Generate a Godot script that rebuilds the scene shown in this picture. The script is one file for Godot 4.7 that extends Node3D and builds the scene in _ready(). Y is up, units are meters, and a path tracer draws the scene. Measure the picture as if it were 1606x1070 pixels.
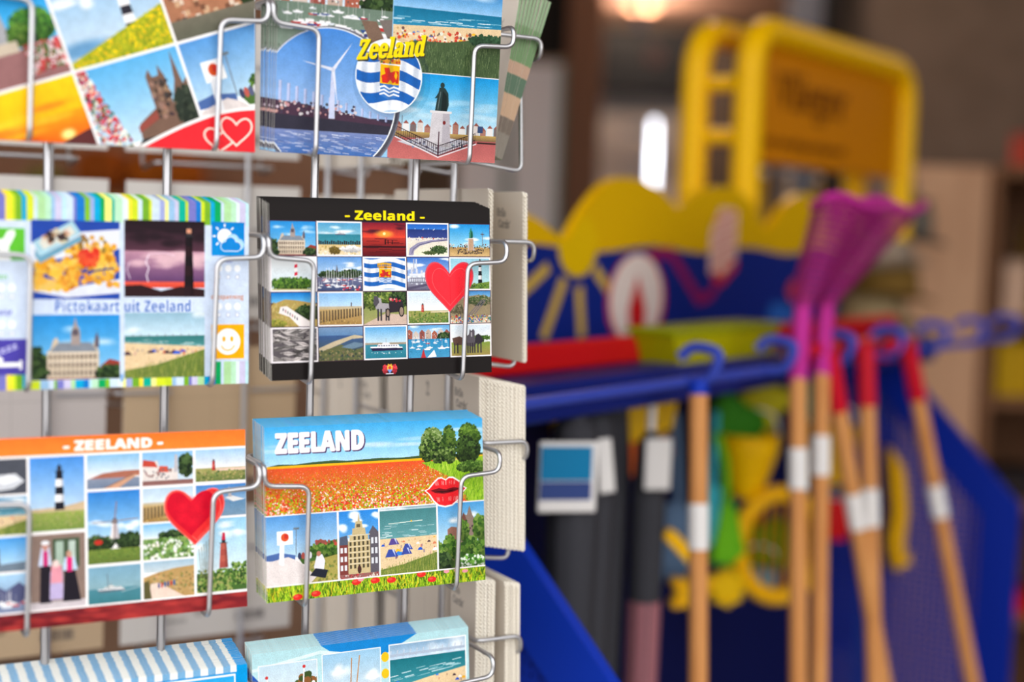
extends Node3D
# A shop front: a wire rack of picture postcards in focus, a beach-toy stand and the shop behind it out of focus.
const ORIGIN := Vector3(-0.2419, 0.0, -1.0019)   # the rack's axis on the floor
const YAW := 29.5                                # the rack's front face, degrees
const HALF := [0.16, 0.165, 0.16, 0.16]          # from the axis to the posts of each face
const STAND := Vector3(0.1237, 0.0, -1.6029)     # the toy stand: a point of its header board, on the floor
const TURN := 54.0
const ROWS := [1.5255, 1.390, 1.2545, 1.119]     # heights of the pockets' upper wires

var rng := RandomNumberGenerator.new()
var M := {}

func _ready() -> void:
	rng.seed = 7
	# ---- camera, sky, exposure
	var cam := Camera3D.new()
	cam.name = "camera"
	cam.position = Vector3(0, 1.4, 0)
	cam.rotation = Vector3(deg_to_rad(-4.6), 0, 0)
	cam.rotate_object_local(Vector3(0, 0, 1), deg_to_rad(1.9))
	cam.near = 0.05
	cam.far = 60.0
	cam.fov = 26.98
	var lens := CameraAttributesPhysical.new()
	lens.frustum_focal_length = 50.0
	lens.exposure_aperture = 2.4
	lens.frustum_focus_distance = 0.892
	cam.attributes = lens
	add_child(cam)
	cam.current = true
	var env := Environment.new()
	env.background_mode = Environment.BG_SKY
	var skym := ProceduralSkyMaterial.new()
	skym.sky_top_color = Color(0.93, 0.93, 0.93)
	skym.sky_horizon_color = Color(0.97, 0.96, 0.945)
	skym.ground_horizon_color = Color(0.62, 0.6, 0.57)
	skym.ground_bottom_color = Color(0.5, 0.48, 0.46)
	skym.sun_angle_max = 0.0
	skym.energy_multiplier = 1.0
	var sky := Sky.new()
	sky.sky_material = skym
	env.sky = sky
	env.tonemap_mode = Environment.TONE_MAPPER_LINEAR
	env.tonemap_exposure = 2.9
	env.sdfgi_enabled = true
	env.ssao_enabled = true
	env.ssil_enabled = true
	var we := WorldEnvironment.new()
	we.name = "world_environment"
	we.environment = env
	add_child(we)
	materials()
	shop()
	rack()
	postcards()
	toy_stand()
	toys()
	shop_goods()

func materials() -> void:
	M.wire = mat(k8(198, 198, 202), 0.34, 0.9)
	M.post = mat(k8(205, 206, 212), 0.3, 0.95)
	M.paper = mat(k8(236, 232, 224), 0.85)
	M.navy = mat(k8(16, 34, 118), 0.5)
	M.blue = mat(k8(8, 52, 176), 0.45)
	M.rail = mat(k8(56, 74, 176), 0.45)
	M.red = mat(k8(206, 20, 24), 0.5)
	M.crimson = mat(k8(196, 14, 40), 0.45)
	M.yellow = mat(k8(255, 198, 0), 0.4)
	M.shaded_yellow = mat(k8(214, 132, 0), 0.5)  # the sign panel's yellow, with its shade put into the colour
	M.wood = grainy(k8(222, 160, 98), k8(196, 128, 72), Vector3(14, 1.2, 14), 0.6)
	M.white = mat(k8(232, 228, 226), 0.6)
	M.pink = mat(k8(196, 44, 150), 0.45)
	M.net = perforated(k8(150, 34, 108), 21.0)
	M.net.uv1_scale = Vector3(160, 160, 1)
	M.dark = mat(k8(62, 62, 68), 0.8)
	M.green = mat(k8(110, 190, 20), 0.45)
	M.teal = mat(k8(60, 175, 190), 0.45)
	M.sky_blue = mat(k8(50, 175, 215), 0.45)
	M.slate = mat(k8(84, 108, 138), 0.6)

func L(s: float, y: float, m: float) -> Vector3:      # stand coordinates: along the board, height, out towards the viewer
	return STAND + Basis(Vector3.UP, deg_to_rad(TURN)) * Vector3(s, 0, m) + Vector3(0, y, 0)

func SB() -> Basis:
	return Basis(Vector3.UP, deg_to_rad(TURN))

# ---------------------------------------------------------------- the shop
func shop() -> void:
	slab("floor", Vector3(-6, -0.12, 5), Vector3(6, 0, -8.5), grainy(k8(150, 146, 142), k8(120, 116, 112), Vector3(1.5, 1.5, 1.5)))
	var ceil_m := grainy(k8(165, 130, 112), k8(150, 116, 100), Vector3(1, 1, 1), 0.8)
	slab("ceiling", Vector3(-3.2, 2.6, -0.35), Vector3(3.2, 2.75, -8.5), ceil_m)
	var brown := grainy(k8(108, 96, 88), k8(92, 82, 74), Vector3(1.2, 1.2, 1.2), 0.85)
	slab("wall_back", Vector3(-3.0, 0, -8.2), Vector3(3.0, 2.6, -8.4), brown)
	slab("wall_left", Vector3(-3.0, 0, 0.2), Vector3(-2.8, 2.6, -8.2), brown)
	slab("wall_right", Vector3(2.8, 0, 0.2), Vector3(3.0, 2.6, -8.2), brown)
	slab("wall_partition", Vector3(1.02, 0, -4.75), Vector3(2.8, 2.6, -4.9), brown)
	slab("wall_inner", Vector3(-2.8, 0, -4.3), Vector3(-0.34, 2.6, -4.45), grainy(k8(158, 126, 104), k8(138, 106, 86), Vector3(1, 1, 1)))
	slab("trim_1", Vector3(0.127, 0, -4.0), Vector3(0.225, 2.6, -4.12), mat(k8(104, 72, 54), 0.7))
	slab("trim_2", Vector3(0.86, 0, -4.6), Vector3(0.955, 2.6, -4.72), mat(k8(78, 84, 96), 0.6))
	slab("trim_3", Vector3(0.955, 0, -4.62), Vector3(1.03, 2.6, -4.74), mat(k8(18, 16, 16), 0.7))
	slab("trim_4", Vector3(-0.34, 1.88, -4.02), Vector3(0.127, 2.6, -4.12), mat(k8(22, 18, 16), 0.8))
	# the double door: two white leaves, edge to edge
	for k in 2:
		var d := Node3D.new()
		d.name = "door_%d" % (k + 1)
		d.position = Vector3(-0.17 + k * 0.15, 0, -4.06)
		d.set_meta("kind", "structure")
		add_child(d)
		var st := begin()
		rbox(st, Transform3D(Basis(), Vector3(0.068, 0.93, 0)), Vector3(0.132, 1.86, 0.04), 0.006)
		commit("door_leaf", st, mat(k8(212, 204, 204), 0.5), d)
		st = begin()
		rbox(st, Transform3D(Basis(), Vector3(0.137, 0.93, 0.012)), Vector3(0.012, 1.86, 0.05), 0.003)
		commit("edge_strip", st, mat(k8(96, 128, 116), 0.4), d)
		st = begin()
		tube(st, soften([Vector3(0.11, 0.95, 0.02), Vector3(0.11, 0.95, 0.05), Vector3(0.11, 1.13, 0.05), Vector3(0.11, 1.13, 0.02)], 0.012), 0.006)
		commit("door_handle", st, M.post, d)

# ---------------------------------------------------------------- the rack
func face(k: int) -> Transform3D:       # x along the face, y up, z outwards; z = 0 on the posts
	var b := Basis(Vector3.UP, deg_to_rad(k * 90.0))
	return Transform3D(b, b * Vector3(0, 0, HALF[k]))

func rack() -> void:
	var t := thing("postcard_rack", "silver wire spinner rack whose round posts and bent wire pockets hold the picture postcards", "rack", ORIGIN, deg_to_rad(YAW))
	for k in 4:
		var X := face(k)
		for u in [-0.116, -0.048, 0.0445, 0.1138]:
			var st := begin()
			if k == 2:
				u += 0.007
			tube(st, PackedVector3Array([X * Vector3(u, 0.06, -0.0025), X * Vector3(u, 2.0, -0.0025)]), 0.0025, -1.0, 16)
			commit("post", st, M.post, t)
		for y in [0.07, 1.99]:
			var st := begin()
			tube(st, PackedVector3Array([X * Vector3(-0.162, y, -0.008), X * Vector3(0.162, y, -0.008)]), 0.004)
			commit("frame_bar", st, M.post, t)
		for r in 4:
			for c in 2:
				if k == 3 and c == 0:
					continue
				var uc: float = [-0.081, 0.081][c]
				var y: float = ROWS[r]
				var zo := 0.037
				var half := []
				for s in [-1.0, 1.0]:
					var ur: float = (-0.116 + 0.081 if s < 0 else -0.048 + 0.081) if c == 0 else (0.0445 - 0.081 if s < 0 else 0.1138 - 0.081)
					half.append([Vector3(ur, y, 0.002), Vector3(s * 0.0795, y, 0.002), Vector3(s * 0.0795, y, zo), Vector3(s * 0.0795, y - 0.0125, zo), Vector3(s * 0.0515, y - 0.0142, zo + 0.0005), Vector3(s * 0.0510 - 0.002, y - 0.0875, zo + 0.003), Vector3(s * 0.0510 - 0.002, y - 0.083, 0.003)])
				var pts: Array = half[0].duplicate()
				half[1].reverse()
				pts.append_array(half[1])
				var path := soften(pts, 0.0065, 5)
				var world := PackedVector3Array()
				for v in path:
					world.append(X * (v + Vector3(uc, 0, 0)))
				var st := begin()
				tube(st, world, 0.00155, -1.0, 10)
				commit("pocket_wire", st, M.wire, t)
	var st := begin()
	lathe(st, Transform3D(Basis(), Vector3.ZERO), [[0.0, 0.0], [0.25, 0.0], [0.26, 0.01], [0.255, 0.03], [0.2, 0.045], [0.0, 0.06]], 40)
	commit("base", st, M.post, t)

# ---------------------------------------------------------------- the postcards
func card_material(p: Pic) -> StandardMaterial3D:
	var m := mat(Color.WHITE, 0.36, 0.0, 0.2)
	m.albedo_texture = p.tex()
	return m

func card_mesh(w: float, h: float, th: float, front: Material, rim: Material, back: Material, scallop := 0.0, phase := 0.0) -> ArrayMesh:
	var pts := PackedVector2Array()
	if scallop <= 0.0:
		pts = vec2s([-w / 2, 0, w / 2, 0, w / 2, h, -w / 2, h])
	else:
		var per := 0.0027
		var cs := [Vector2(-w / 2, 0), Vector2(w / 2, 0), Vector2(w / 2, h), Vector2(-w / 2, h)]
		for e in 4:
			var a: Vector2 = cs[e]
			var b: Vector2 = cs[(e + 1) % 4]
			var n := int(a.distance_to(b) / per)
			var o := Vector2((b - a).normalized().y, -(b - a).normalized().x)
			for k in n * 4:
				var t := k / float(n * 4)
				pts.append(a.lerp(b, t) + o * scallop * absf(sin((k / 4.0 + phase) * PI)))
	var ix := Geometry2D.triangulate_polygon(pts)
	var am := ArrayMesh.new()
	for f in 3:
		var st := begin()
		if f == 1:
			for k in pts.size():
				var a := pts[k]
				var b := pts[(k + 1) % pts.size()]
				var d := (b - a).normalized()
				var nn := Vector3(d.y, -d.x, 0)
				var v := [Vector3(a.x, a.y, -th), Vector3(b.x, b.y, -th), Vector3(b.x, b.y, 0), Vector3(a.x, a.y, 0)]
				for q in [[0, 2, 1], [0, 3, 2]]:
					for e in q:
						st.set_normal(nn)
						st.set_uv(Vector2(0.5 + v[e].x / w, 1.0 - v[e].y / h))
						st.add_vertex(v[e])
		else:
			for k in range(0, ix.size(), 3):
				var v := [pts[ix[k]], pts[ix[k + 1]], pts[ix[k + 2]]]
				var cw: bool = (v[1] - v[0]).cross(v[2] - v[0]) < 0.0
				if (f == 0) != cw:
					v = [v[0], v[2], v[1]]
				for e in v:
					st.set_normal(Vector3(0, 0, 1 if f == 0 else -1))
					st.set_uv(Vector2(0.5 + e.x / w, 1.0 - e.y / h) if f == 0 else Vector2(0.5 - e.x / w, 1.0 - e.y / h))
					st.add_vertex(Vector3(e.x, e.y, 0 if f == 0 else -th))
		st.set_material([front, rim, back][f])
		st.commit(am)
	return am

# a stack in one pocket: i = 0 is the outermost card. lean tips the tops towards the rack; each card behind sits a little higher
func stack(mesh: Variant, k: int, u: float, y: float, out: float, n: int, pitch: float, rise: float, lean: float, spin: float, called: String, label: String, rest: String, group: String, dlean := 0.0, fan := 0.0, jit := 0.0003) -> void:
	var F := Transform3D(Basis(Vector3.UP, deg_to_rad(YAW)), ORIGIN) * face(k)
	var first: MeshInstance3D = null
	for i in n:
		var o: MeshInstance3D
		if first == null:
			o = MeshInstance3D.new()
			first = o
		else:
			o = first.duplicate()
		o.mesh = mesh[i % mesh.size()] if mesh is Array else mesh
		o.name = numbered(called)
		var j := rng.randf_range(-jit, jit) if i > 0 else 0.0
		var b := Basis(Vector3(1, 0, 0), deg_to_rad(-(lean + dlean * i))) * Basis(Vector3(0, 0, 1), deg_to_rad(spin + (rng.randf_range(-0.12, 0.12) if i > 0 else 0.0)))
		o.transform = F * Transform3D(b, Vector3(u + j - fan * i, y + rise * i, out - pitch * i))
		add_child(o)
		tag(o, label if i == 0 or rest == "" else rest, "postcard", group)

func print_card(p: Pic, w: float, h: float, t: float, back: Material) -> ArrayMesh:
	photo_grain(p)
	return card_mesh(w, h, t, card_material(p), M.paper, back)

func postcards() -> void:
	var cream := mat(k8(255, 249, 236), 0.85)
	var W := 0.148
	var H := 0.105
	var T := 0.0006
	var backs := {}
	for v in [["cream", k8(226, 216, 204), true, false], ["tan", k8(206, 180, 148), false, true], ["grey", k8(212, 204, 202), false, true], ["white", k8(224, 220, 216), false, true]]:
		backs[v[0]] = mat(Color.WHITE, 0.8)
		backs[v[0]].albedo_texture = art_back(90 + backs.size(), v[1], v[2], v[3]).tex()
	var mk := func(p: Pic) -> ArrayMesh: return print_card(p, W, H, T, backs.white)
	var black: Mesh = mk.call(art_collage())
	var poppy: Mesh = mk.call(art_poppy())
	var orange: Mesh = mk.call(art_orange())
	var picto: Mesh = mk.call(art_picto())
	var flag: Mesh = mk.call(art_flag())
	var hearts: Mesh = mk.call(art_hearts())
	var awning: Mesh = mk.call(art_awning())
	var trio: Mesh = mk.call(art_trio())
	stack(hearts, 0, -0.0815, 1.4375, 0.0352, 2, 0.0012, -0.0003, 2.0, 0.4, "postcard", "red and white postcard with two outlined hearts and slanted photographs, in the top left pocket", "second hearts postcard tucked behind the front one in the top left pocket", "hearts postcards")
	stack(flag, 0, 0.0797, 1.4395, 0.0295, 7, 0.0008, 0.0002, -2.6, 0.3, "postcard", "postcard with a round flag badge under yellow Zeeland script, wind turbine and statue photographs", "postcard fanned out to the left behind the one with the round flag badge", "flag badge postcards", 0.5, 0.0011)
	stack(picto, 0, -0.0825, 1.303, 0.0340, 20, 0.0010, 0.00018, 2.2, 0.2, "postcard", "postcard reading Pictokaart uit Zeeland with coloured stripes, weather icon and smiling face", "striped postcard in the stack behind the Pictokaart postcard, only its edge showing", "striped icon postcards")
	stack(black, 0, 0.0792, 1.3055, 0.0355, 22, 0.0010, 0.00019, 3.9, 0.8, "postcard", "black postcard with twenty small photographs, yellow Zeeland title and a red heart", "black postcard in the stack behind the twenty-photo one, only its edge showing", "black collage postcards", 0.0, 0.0, 0.0006)
	stack(orange, 0, -0.0815, 1.1705, 0.0365, 2, 0.0010, 0.0001, 5.6, -0.1, "postcard", "postcard with an orange ZEELAND band on top, a red heart and a windmill photograph", "second orange-banded postcard hidden right behind the front one", "orange banded postcards")
	stack(poppy, 0, 0.0787, 1.1712, 0.0370, 22, 0.0010, 0.00012, 6.2, 0.1, "postcard", "postcard with a red poppy field, white ZEELAND lettering and a pair of red lips", "poppy postcard in the stack behind the front one, only its blue edge showing", "poppy field postcards")
	stack(awning, 0, -0.077, 1.0275, 0.036, 26, 0.0012, 0.0003, 6.0, 0.0, "postcard", "blue postcard with white awning stripes along its top in the lowest left pocket", "striped awning postcard in the stack of the lowest left pocket, only its top edge showing", "awning postcards")
	stack(trio, 0, 0.075, 1.0325, 0.034, 14, 0.0010, 0.0003, 6.0, 0.3, "postcard", "pale blue postcard with three photographs in a row, a fishing boat in the middle", "pale blue postcard in the stack behind the fishing boat one, only its top edge showing", "three-photo postcards")
	# the right-hand face: cards seen from behind
	var fr := mat(k8(120, 150, 110), 0.5)
	var bands := Pic.make(8, 128, k8(120, 150, 108), 5)
	for q in [[0.0, k8(140, 165, 130)], [0.2, k8(112, 142, 100)], [0.42, k8(186, 154, 132)], [0.5, k8(92, 116, 96)], [0.62, k8(196, 164, 136)], [0.76, k8(120, 108, 98)], [0.85, k8(140, 132, 122)]]:
		bands.r(0, q[0], 1, 1, q[1])
	var bm := mat(Color.WHITE, 0.6)
	bm.albedo_texture = bands.tex()
	var green := card_mesh(W, 0.112, 0.0018, fr, bm, backs.cream)
	stack(green, 1, -0.083, 1.444, 0.012, 9, 0.0006, 0.0003, -17.5, 0.0, "postcard", "outermost of the green-edged postcards leaning out of the top right pocket", "green-edged postcard leaning out of the top right pocket, seen edge on", "green-edged postcards", 1.1, 0.0, 0.0004)
	var front := mat(k8(228, 218, 200), 0.7)
	var deckle := []
	for k in 5:
		deckle.append(card_mesh(W, 0.114, 0.00056, front, cream, backs.cream, 0.0009, k / 5.0))
	var r1 := "scalloped cream postcard showing its printed back beside the black collage stack"
	stack(deckle, 1, -0.081, 1.3085, 0.037, 6, 0.0006, 0.0001, 2.0, 0.0, "postcard", r1, r1, "scalloped postcards beside the black stack", 0.0, 0.0, 0.0004)
	r1 = "scalloped cream postcard nearest the posts, tucked in beside the black collage stack"
	stack(deckle, 1, -0.0815, 1.3095, 0.0085, 6, 0.0006, 0.0001, 1.0, 0.0, "postcard", r1, r1, "inner scalloped postcards beside the black stack", 0.0, 0.0, 0.0004)
	r1 = "scalloped cream postcard in the thick rope-edged stack beside the poppy field postcards"
	stack(deckle, 1, -0.082, 1.1775, 0.040, 58, 0.00062, 0.00012, 2.0, 0.0, "postcard", r1, r1, "scalloped postcards beside the poppy stack", 0.0, 0.0, 0.0003)
	r1 = "scalloped cream postcard, outer half of the lowest stack beside the blue fishing boat postcards"
	stack(deckle, 1, -0.082, 1.040, 0.041, 20, 0.00062, 0.00012, 2.0, 0.0, "postcard", r1, r1, "outer scalloped postcards of the lowest right pocket", 0.0, 0.0, 0.0003)
	r1 = "scalloped cream postcard, inner half of the lowest stack beside the blue fishing boat postcards"
	stack(deckle, 1, -0.081, 1.0435, 0.020, 24, 0.00062, 0.00012, 1.0, 0.0, "postcard", r1, r1, "inner scalloped postcards of the lowest right pocket", 0.0, 0.0, 0.0003)
	var plain := {}
	for c in backs:
		plain[c] = card_mesh(W, 0.112, 0.0012, front, M.paper, backs[c])
	for r in 4:
		var where: String = ["top", "second", "third", "lowest"][r]
		var l := "plain cream postcard back in the %s far pocket, seen between the wire posts" % where
		stack(plain.cream, 1, 0.081, ROWS[r] - 0.082, 0.016, 4, 0.0035, 0.0003, 2.0, 0.0, "postcard", l, l, "far cream postcards, %s pocket" % where)
		for c in 2:
			var paper: String = [["white", "white"], ["white", "white"], ["tan", "grey"], ["white", "tan"]][r][c]
			l = "%s postcard back in the %s row of the rear face, %s column" % [paper, where, ["right", "left"][c]]
			stack(plain[paper], 2, [-0.083, 0.079][c], ROWS[r] - 0.075, 0.007, 1, 0.003, 0.0003, 2.0, 0.0, "postcard", l, l, "rear %s cards, %s row %s column" % [paper, where, ["right", "left"][c]])
# ---------------------------------------------------------------- the beach-toy stand
func art_board() -> Pic:       # print of the header board: s -0.40 .. 0.62 across, y 1.26 .. 1.47 up
	var P := Pic.make(1024, 256, k8(228, 180, 0), 101)
	var X := func(s: float) -> float: return (s + 0.40) / 1.02
	var Y := func(y: float) -> float: return (1.47 - y) / 0.21
	var f := [0.0, 1.0]
	for k in 41:
		var s := -0.40 + k * 1.02 / 40.0
		f.append_array([X.call(s), Y.call(1.379 + 0.004 * sin(s * 26.0))])
	f.append_array([1.0, 1.0])
	P.p(f, k8(12, 38, 128))
	P.e(X.call(-0.095), Y.call(1.382), 0.037, 0.16, k8(232, 190, 0))
	for r in [[-0.12, 1.347, -0.155, 1.285], [-0.091, 1.338, -0.082, 1.283], [-0.062, 1.358, -0.021, 1.326], [-0.15, 1.36, -0.22, 1.32]]:
		P.l(X.call(r[0]), Y.call(r[1]), X.call(r[2]), Y.call(r[3]), 15.0, k8(206, 170, 70))
	P.path([X.call(0.05), Y.call(1.372), X.call(0.103), Y.call(1.376), X.call(0.177), Y.call(1.318), X.call(0.205), Y.call(1.322), X.call(0.25), Y.call(1.36)], 16.0, k8(150, 24, 90))
	P.e(X.call(0.030), Y.call(1.320), 0.064, 0.26, k8(200, 40, 50))
	P.e(X.call(0.030), Y.call(1.322), 0.056, 0.245, k8(240, 224, 216))
	P.p([X.call(0.03), Y.call(1.35), X.call(0.012), Y.call(1.31), X.call(0.02), Y.call(1.27), X.call(0.05), Y.call(1.27), X.call(0.05), Y.call(1.31)], k8(206, 24, 30))
	P.p([X.call(0.20), Y.call(1.40), X.call(0.225), Y.call(1.433), X.call(0.27), Y.call(1.43), X.call(0.272), Y.call(1.37), X.call(0.24), Y.call(1.345), X.call(0.2), Y.call(1.35)], k8(238, 196, 180))
	P.path([X.call(0.21), Y.call(1.35), X.call(0.235), Y.call(1.34), X.call(0.268), Y.call(1.36)], 14.0, k8(208, 40, 50))
	for k in 4:
		P.l(X.call(0.21), Y.call(1.36 + k * 0.018), X.call(0.265), Y.call(1.372 + k * 0.018), 5.0, k8(212, 90, 80))
	P.p([X.call(0.36), Y.call(1.27), X.call(0.38), Y.call(1.31), X.call(0.44), Y.call(1.305), X.call(0.5), Y.call(1.27)], k8(40, 100, 190))
	P.e(X.call(0.46), Y.call(1.325), 0.03, 0.08, k8(206, 60, 40))
	return P

func board_top(s: float) -> float:
	var w := absf(sin((s + 0.119) * PI / 0.2385))
	var k := clampf((s + 0.119) / 0.2385, -1.0, 2.99)
	var dips := [0.075, 0.074, 0.032, 0.057, 0.06]
	var i := int(floor(k)) + 1
	var dip: float = lerpf(dips[i], dips[i + 1], smoothstep(0.3, 0.7, k - floorf(k)))
	var peak: float = 1.459 if s > -0.119 else 1.418
	return peak - dip * pow(1.0 - w, 1.15) * (1.0 if s > -0.119 else 0.45)

func perforated(c: Color, hole_px: float) -> StandardMaterial3D:
	var im := Image.create(64, 64, false, Image.FORMAT_RGBA8)
	for y in 64:
		for x in 64:
			var d := Vector2(x - 31.5, y - 31.5).length()
			im.set_pixel(x, y, Color(c.r, c.g, c.b, 0.0 if d < hole_px else 1.0))
	var m := mat(Color.WHITE, 0.55)
	m.albedo_texture = ImageTexture.create_from_image(im)
	m.transparency = BaseMaterial3D.TRANSPARENCY_ALPHA_SCISSOR
	m.alpha_scissor_threshold = 0.5
	m.uv1_scale = Vector3(110, 110, 1)
	return m

func toy_stand() -> void:
	var t := thing("beach_toy_stand", "blue beach toy stand with a wavy yellow header board, red shelf edge and perforated sides", "display stand", STAND, deg_to_rad(TURN))
	# wavy header board, printed on its face
	var out := [-0.40, 1.262]
	out.append_array([0.60, 1.262])
	for k in 61:
		var s := 0.60 - k / 60.0
		out.append_array([s, board_top(s)])
	var st := begin()
	prism(st, Transform3D(Basis(), Vector3(0, 0, -0.007)), vec2s(out), 0.010)
	commit("header_board", st, M.yellow, t)
	st = begin()
	var q := vec2s(out)
	var ix := Geometry2D.triangulate_polygon(q)
	for k in range(0, ix.size(), 3):
		var v := [q[ix[k]], q[ix[k + 1]], q[ix[k + 2]]]
		if (v[1] - v[0]).cross(v[2] - v[0]) > 0.0:
			v = [v[0], v[2], v[1]]
		for e in v:
			st.set_normal(Vector3(0, 0, 1))
			st.set_uv(Vector2((e.x + 0.40) / 1.02, (1.47 - e.y) / 0.21))
			st.add_vertex(Vector3(e.x, e.y, 0.0))
	var bm := mat(Color.WHITE, 0.5)
	bm.albedo_texture = art_board().tex()
	commit("printed_face", st, bm, t)
	for v in [["shelf_edge", M.red, Vector3(0.0625, 1.281, 0.1), Vector3(1.01, 0.027, 0.012)], ["shelf", M.navy, Vector3(0.0625, 1.2535, 0.052), Vector3(1.01, 0.026, 0.108)], ["shelf_lip", M.navy, Vector3(0.0625, 1.252, 0.14), Vector3(1.0, 0.034, 0.05)], ["back_panel", mat(k8(14, 20, 74), 0.6), Vector3(0.06, 0.66, -0.012), Vector3(1.06, 1.14, 0.014)], ["bottom_shelf", M.blue, Vector3(0.06, 0.1, 0.14), Vector3(1.0, 0.03, 0.3)]]:
		st = begin()
		rbox(st, Transform3D(Basis(), v[2]), v[3], 0.003)
		commit(v[0], st, v[1], t)
	# side panels: a solid rim round a perforated sheet
	for s in [-0.45, 0.575]:
		var o := vec2s([0.0, 1.236, 0.104, 1.236, 0.287, 1.048, 0.287, 0.06, 0.0, 0.06])
		var i := vec2s([0.0, 1.2, 0.075, 1.19, 0.235, 1.03, 0.235, 0.11, 0.0, 0.11])
		var X := Transform3D(Basis(Vector3(0, 0, 1), Vector3(0, 1, 0), Vector3(-1, 0, 0)), Vector3(s, 0, 0))
		st = begin()
		for e in 4:
			prism(st, X, PackedVector2Array([o[e], o[e + 1], i[e + 1], i[e]]), 0.012)
		commit("side_panel_rim", st, M.blue if s < 0 else mat(k8(10, 40, 150), 0.45), t)
		st = begin()
		var jx := Geometry2D.triangulate_polygon(i)
		for k in range(0, jx.size(), 3):
			var v := [i[jx[k]], i[jx[k + 1]], i[jx[k + 2]]]
			if (v[1] - v[0]).cross(v[2] - v[0]) > 0.0:
				v = [v[0], v[2], v[1]]
			for p in v:
				st.set_normal(X.basis * Vector3(0, 0, 1))
				st.set_uv(p)
				st.add_vertex(X * Vector3(p.x, p.y, 0.001))
		commit("perforated_sheet", st, perforated(k8(10, 42, 150) if s > 0 else k8(8, 46, 165), 14.0 if s > 0 else 9.0), t)
	# rail with hooks
	st = begin()
	tube(st, soften([Vector3(-0.52, 1.2615, 0.13), Vector3(-0.52, 1.2615, 0.2), Vector3(0.74, 1.2615, 0.2)], 0.02), 0.0052)
	commit("hook_rail", st, M.rail, t)
	for s in [-0.21, -0.05, 0.10, 0.25, 0.40, 0.545, 0.695]:
		st = begin()
		tube(st, soften([Vector3(s, 1.262, 0.2), Vector3(s + 0.002, 1.264, 0.226), Vector3(s + 0.002, 1.292, 0.236), Vector3(s, 1.296, 0.206), Vector3(s - 0.004, 1.284, 0.196)], 0.012), 0.0052)
		commit("hook", st, M.rail, t)
	# the yellow sign on top: a box frame of two rounded hoops
	var sg := thing("header_sign", "yellow sign of rounded tubes with a lettered panel tinted darker as if in shade above the toy stand", "sign", STAND, deg_to_rad(TURN))
	for z in [-0.03, -0.11]:
		st = begin()
		tube(st, soften([Vector3(0.345, 1.40, z), Vector3(0.345, 1.674, z), Vector3(0.90, 1.674, z), Vector3(0.90, 1.40, z)], 0.065, 8), 0.0195, -1.0, 14)
		commit("hoop", st, M.yellow, sg)
	for v in [[0.345, 1.60], [0.345, 1.53], [0.90, 1.60], [0.90, 1.53]]:
		st = begin()
		tube(st, PackedVector3Array([Vector3(v[0], v[1], -0.03), Vector3(v[0], v[1], -0.11)]), 0.011)
		commit("rung", st, M.yellow, sg)
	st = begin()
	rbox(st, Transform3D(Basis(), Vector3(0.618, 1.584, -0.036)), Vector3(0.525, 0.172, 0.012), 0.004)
	var sp := commit("sign_panel", st, M.shaded_yellow, sg)
	for v in [["Vlieger", 0.545, 1.598, 0.235, 0.066, 0.0], ["strandspeelgoed", 0.53, 1.528, 0.27, 0.017, 0.0]]:
		var tm := TextMesh.new()
		tm.text = v[0]
		var f := SystemFont.new()
		f.font_names = PackedStringArray(["Droid Serif"])
		f.font_weight = 700
		tm.font = f
		tm.font_size = 64
		tm.depth = 0.4
		tm.pixel_size = 0.01
		var bb := tm.get_aabb()
		var o := MeshInstance3D.new()
		o.name = "lettering"
		o.mesh = tm
		o.material_override = mat(k8(110, 58, 0), 0.6)
		o.transform = Transform3D(Basis().scaled(Vector3(v[3] / bb.size.x, v[4] / bb.size.y, 0.004)), Vector3(v[1], v[2], -0.029))
		sp.add_child(o, true)

func pole(o: Node3D, a: Vector3, b: Vector3, r: float, sticker: float) -> void:   # a wooden handle from a (top) to b (floor), in world coordinates, with a price label round it
	var st := begin()
	tube(st, PackedVector3Array([a - o.position, b - o.position]), r, -1.0, 14)
	commit("handle", st, M.wood, o)
	var d := (b - a).normalized()
	var p := a - o.position + d * sticker
	st = begin()
	tube(st, PackedVector3Array([p, p + d * 0.042]), r + 0.0009, -1.0, 14, false)
	commit("price_label", st, M.white, o)

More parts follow.
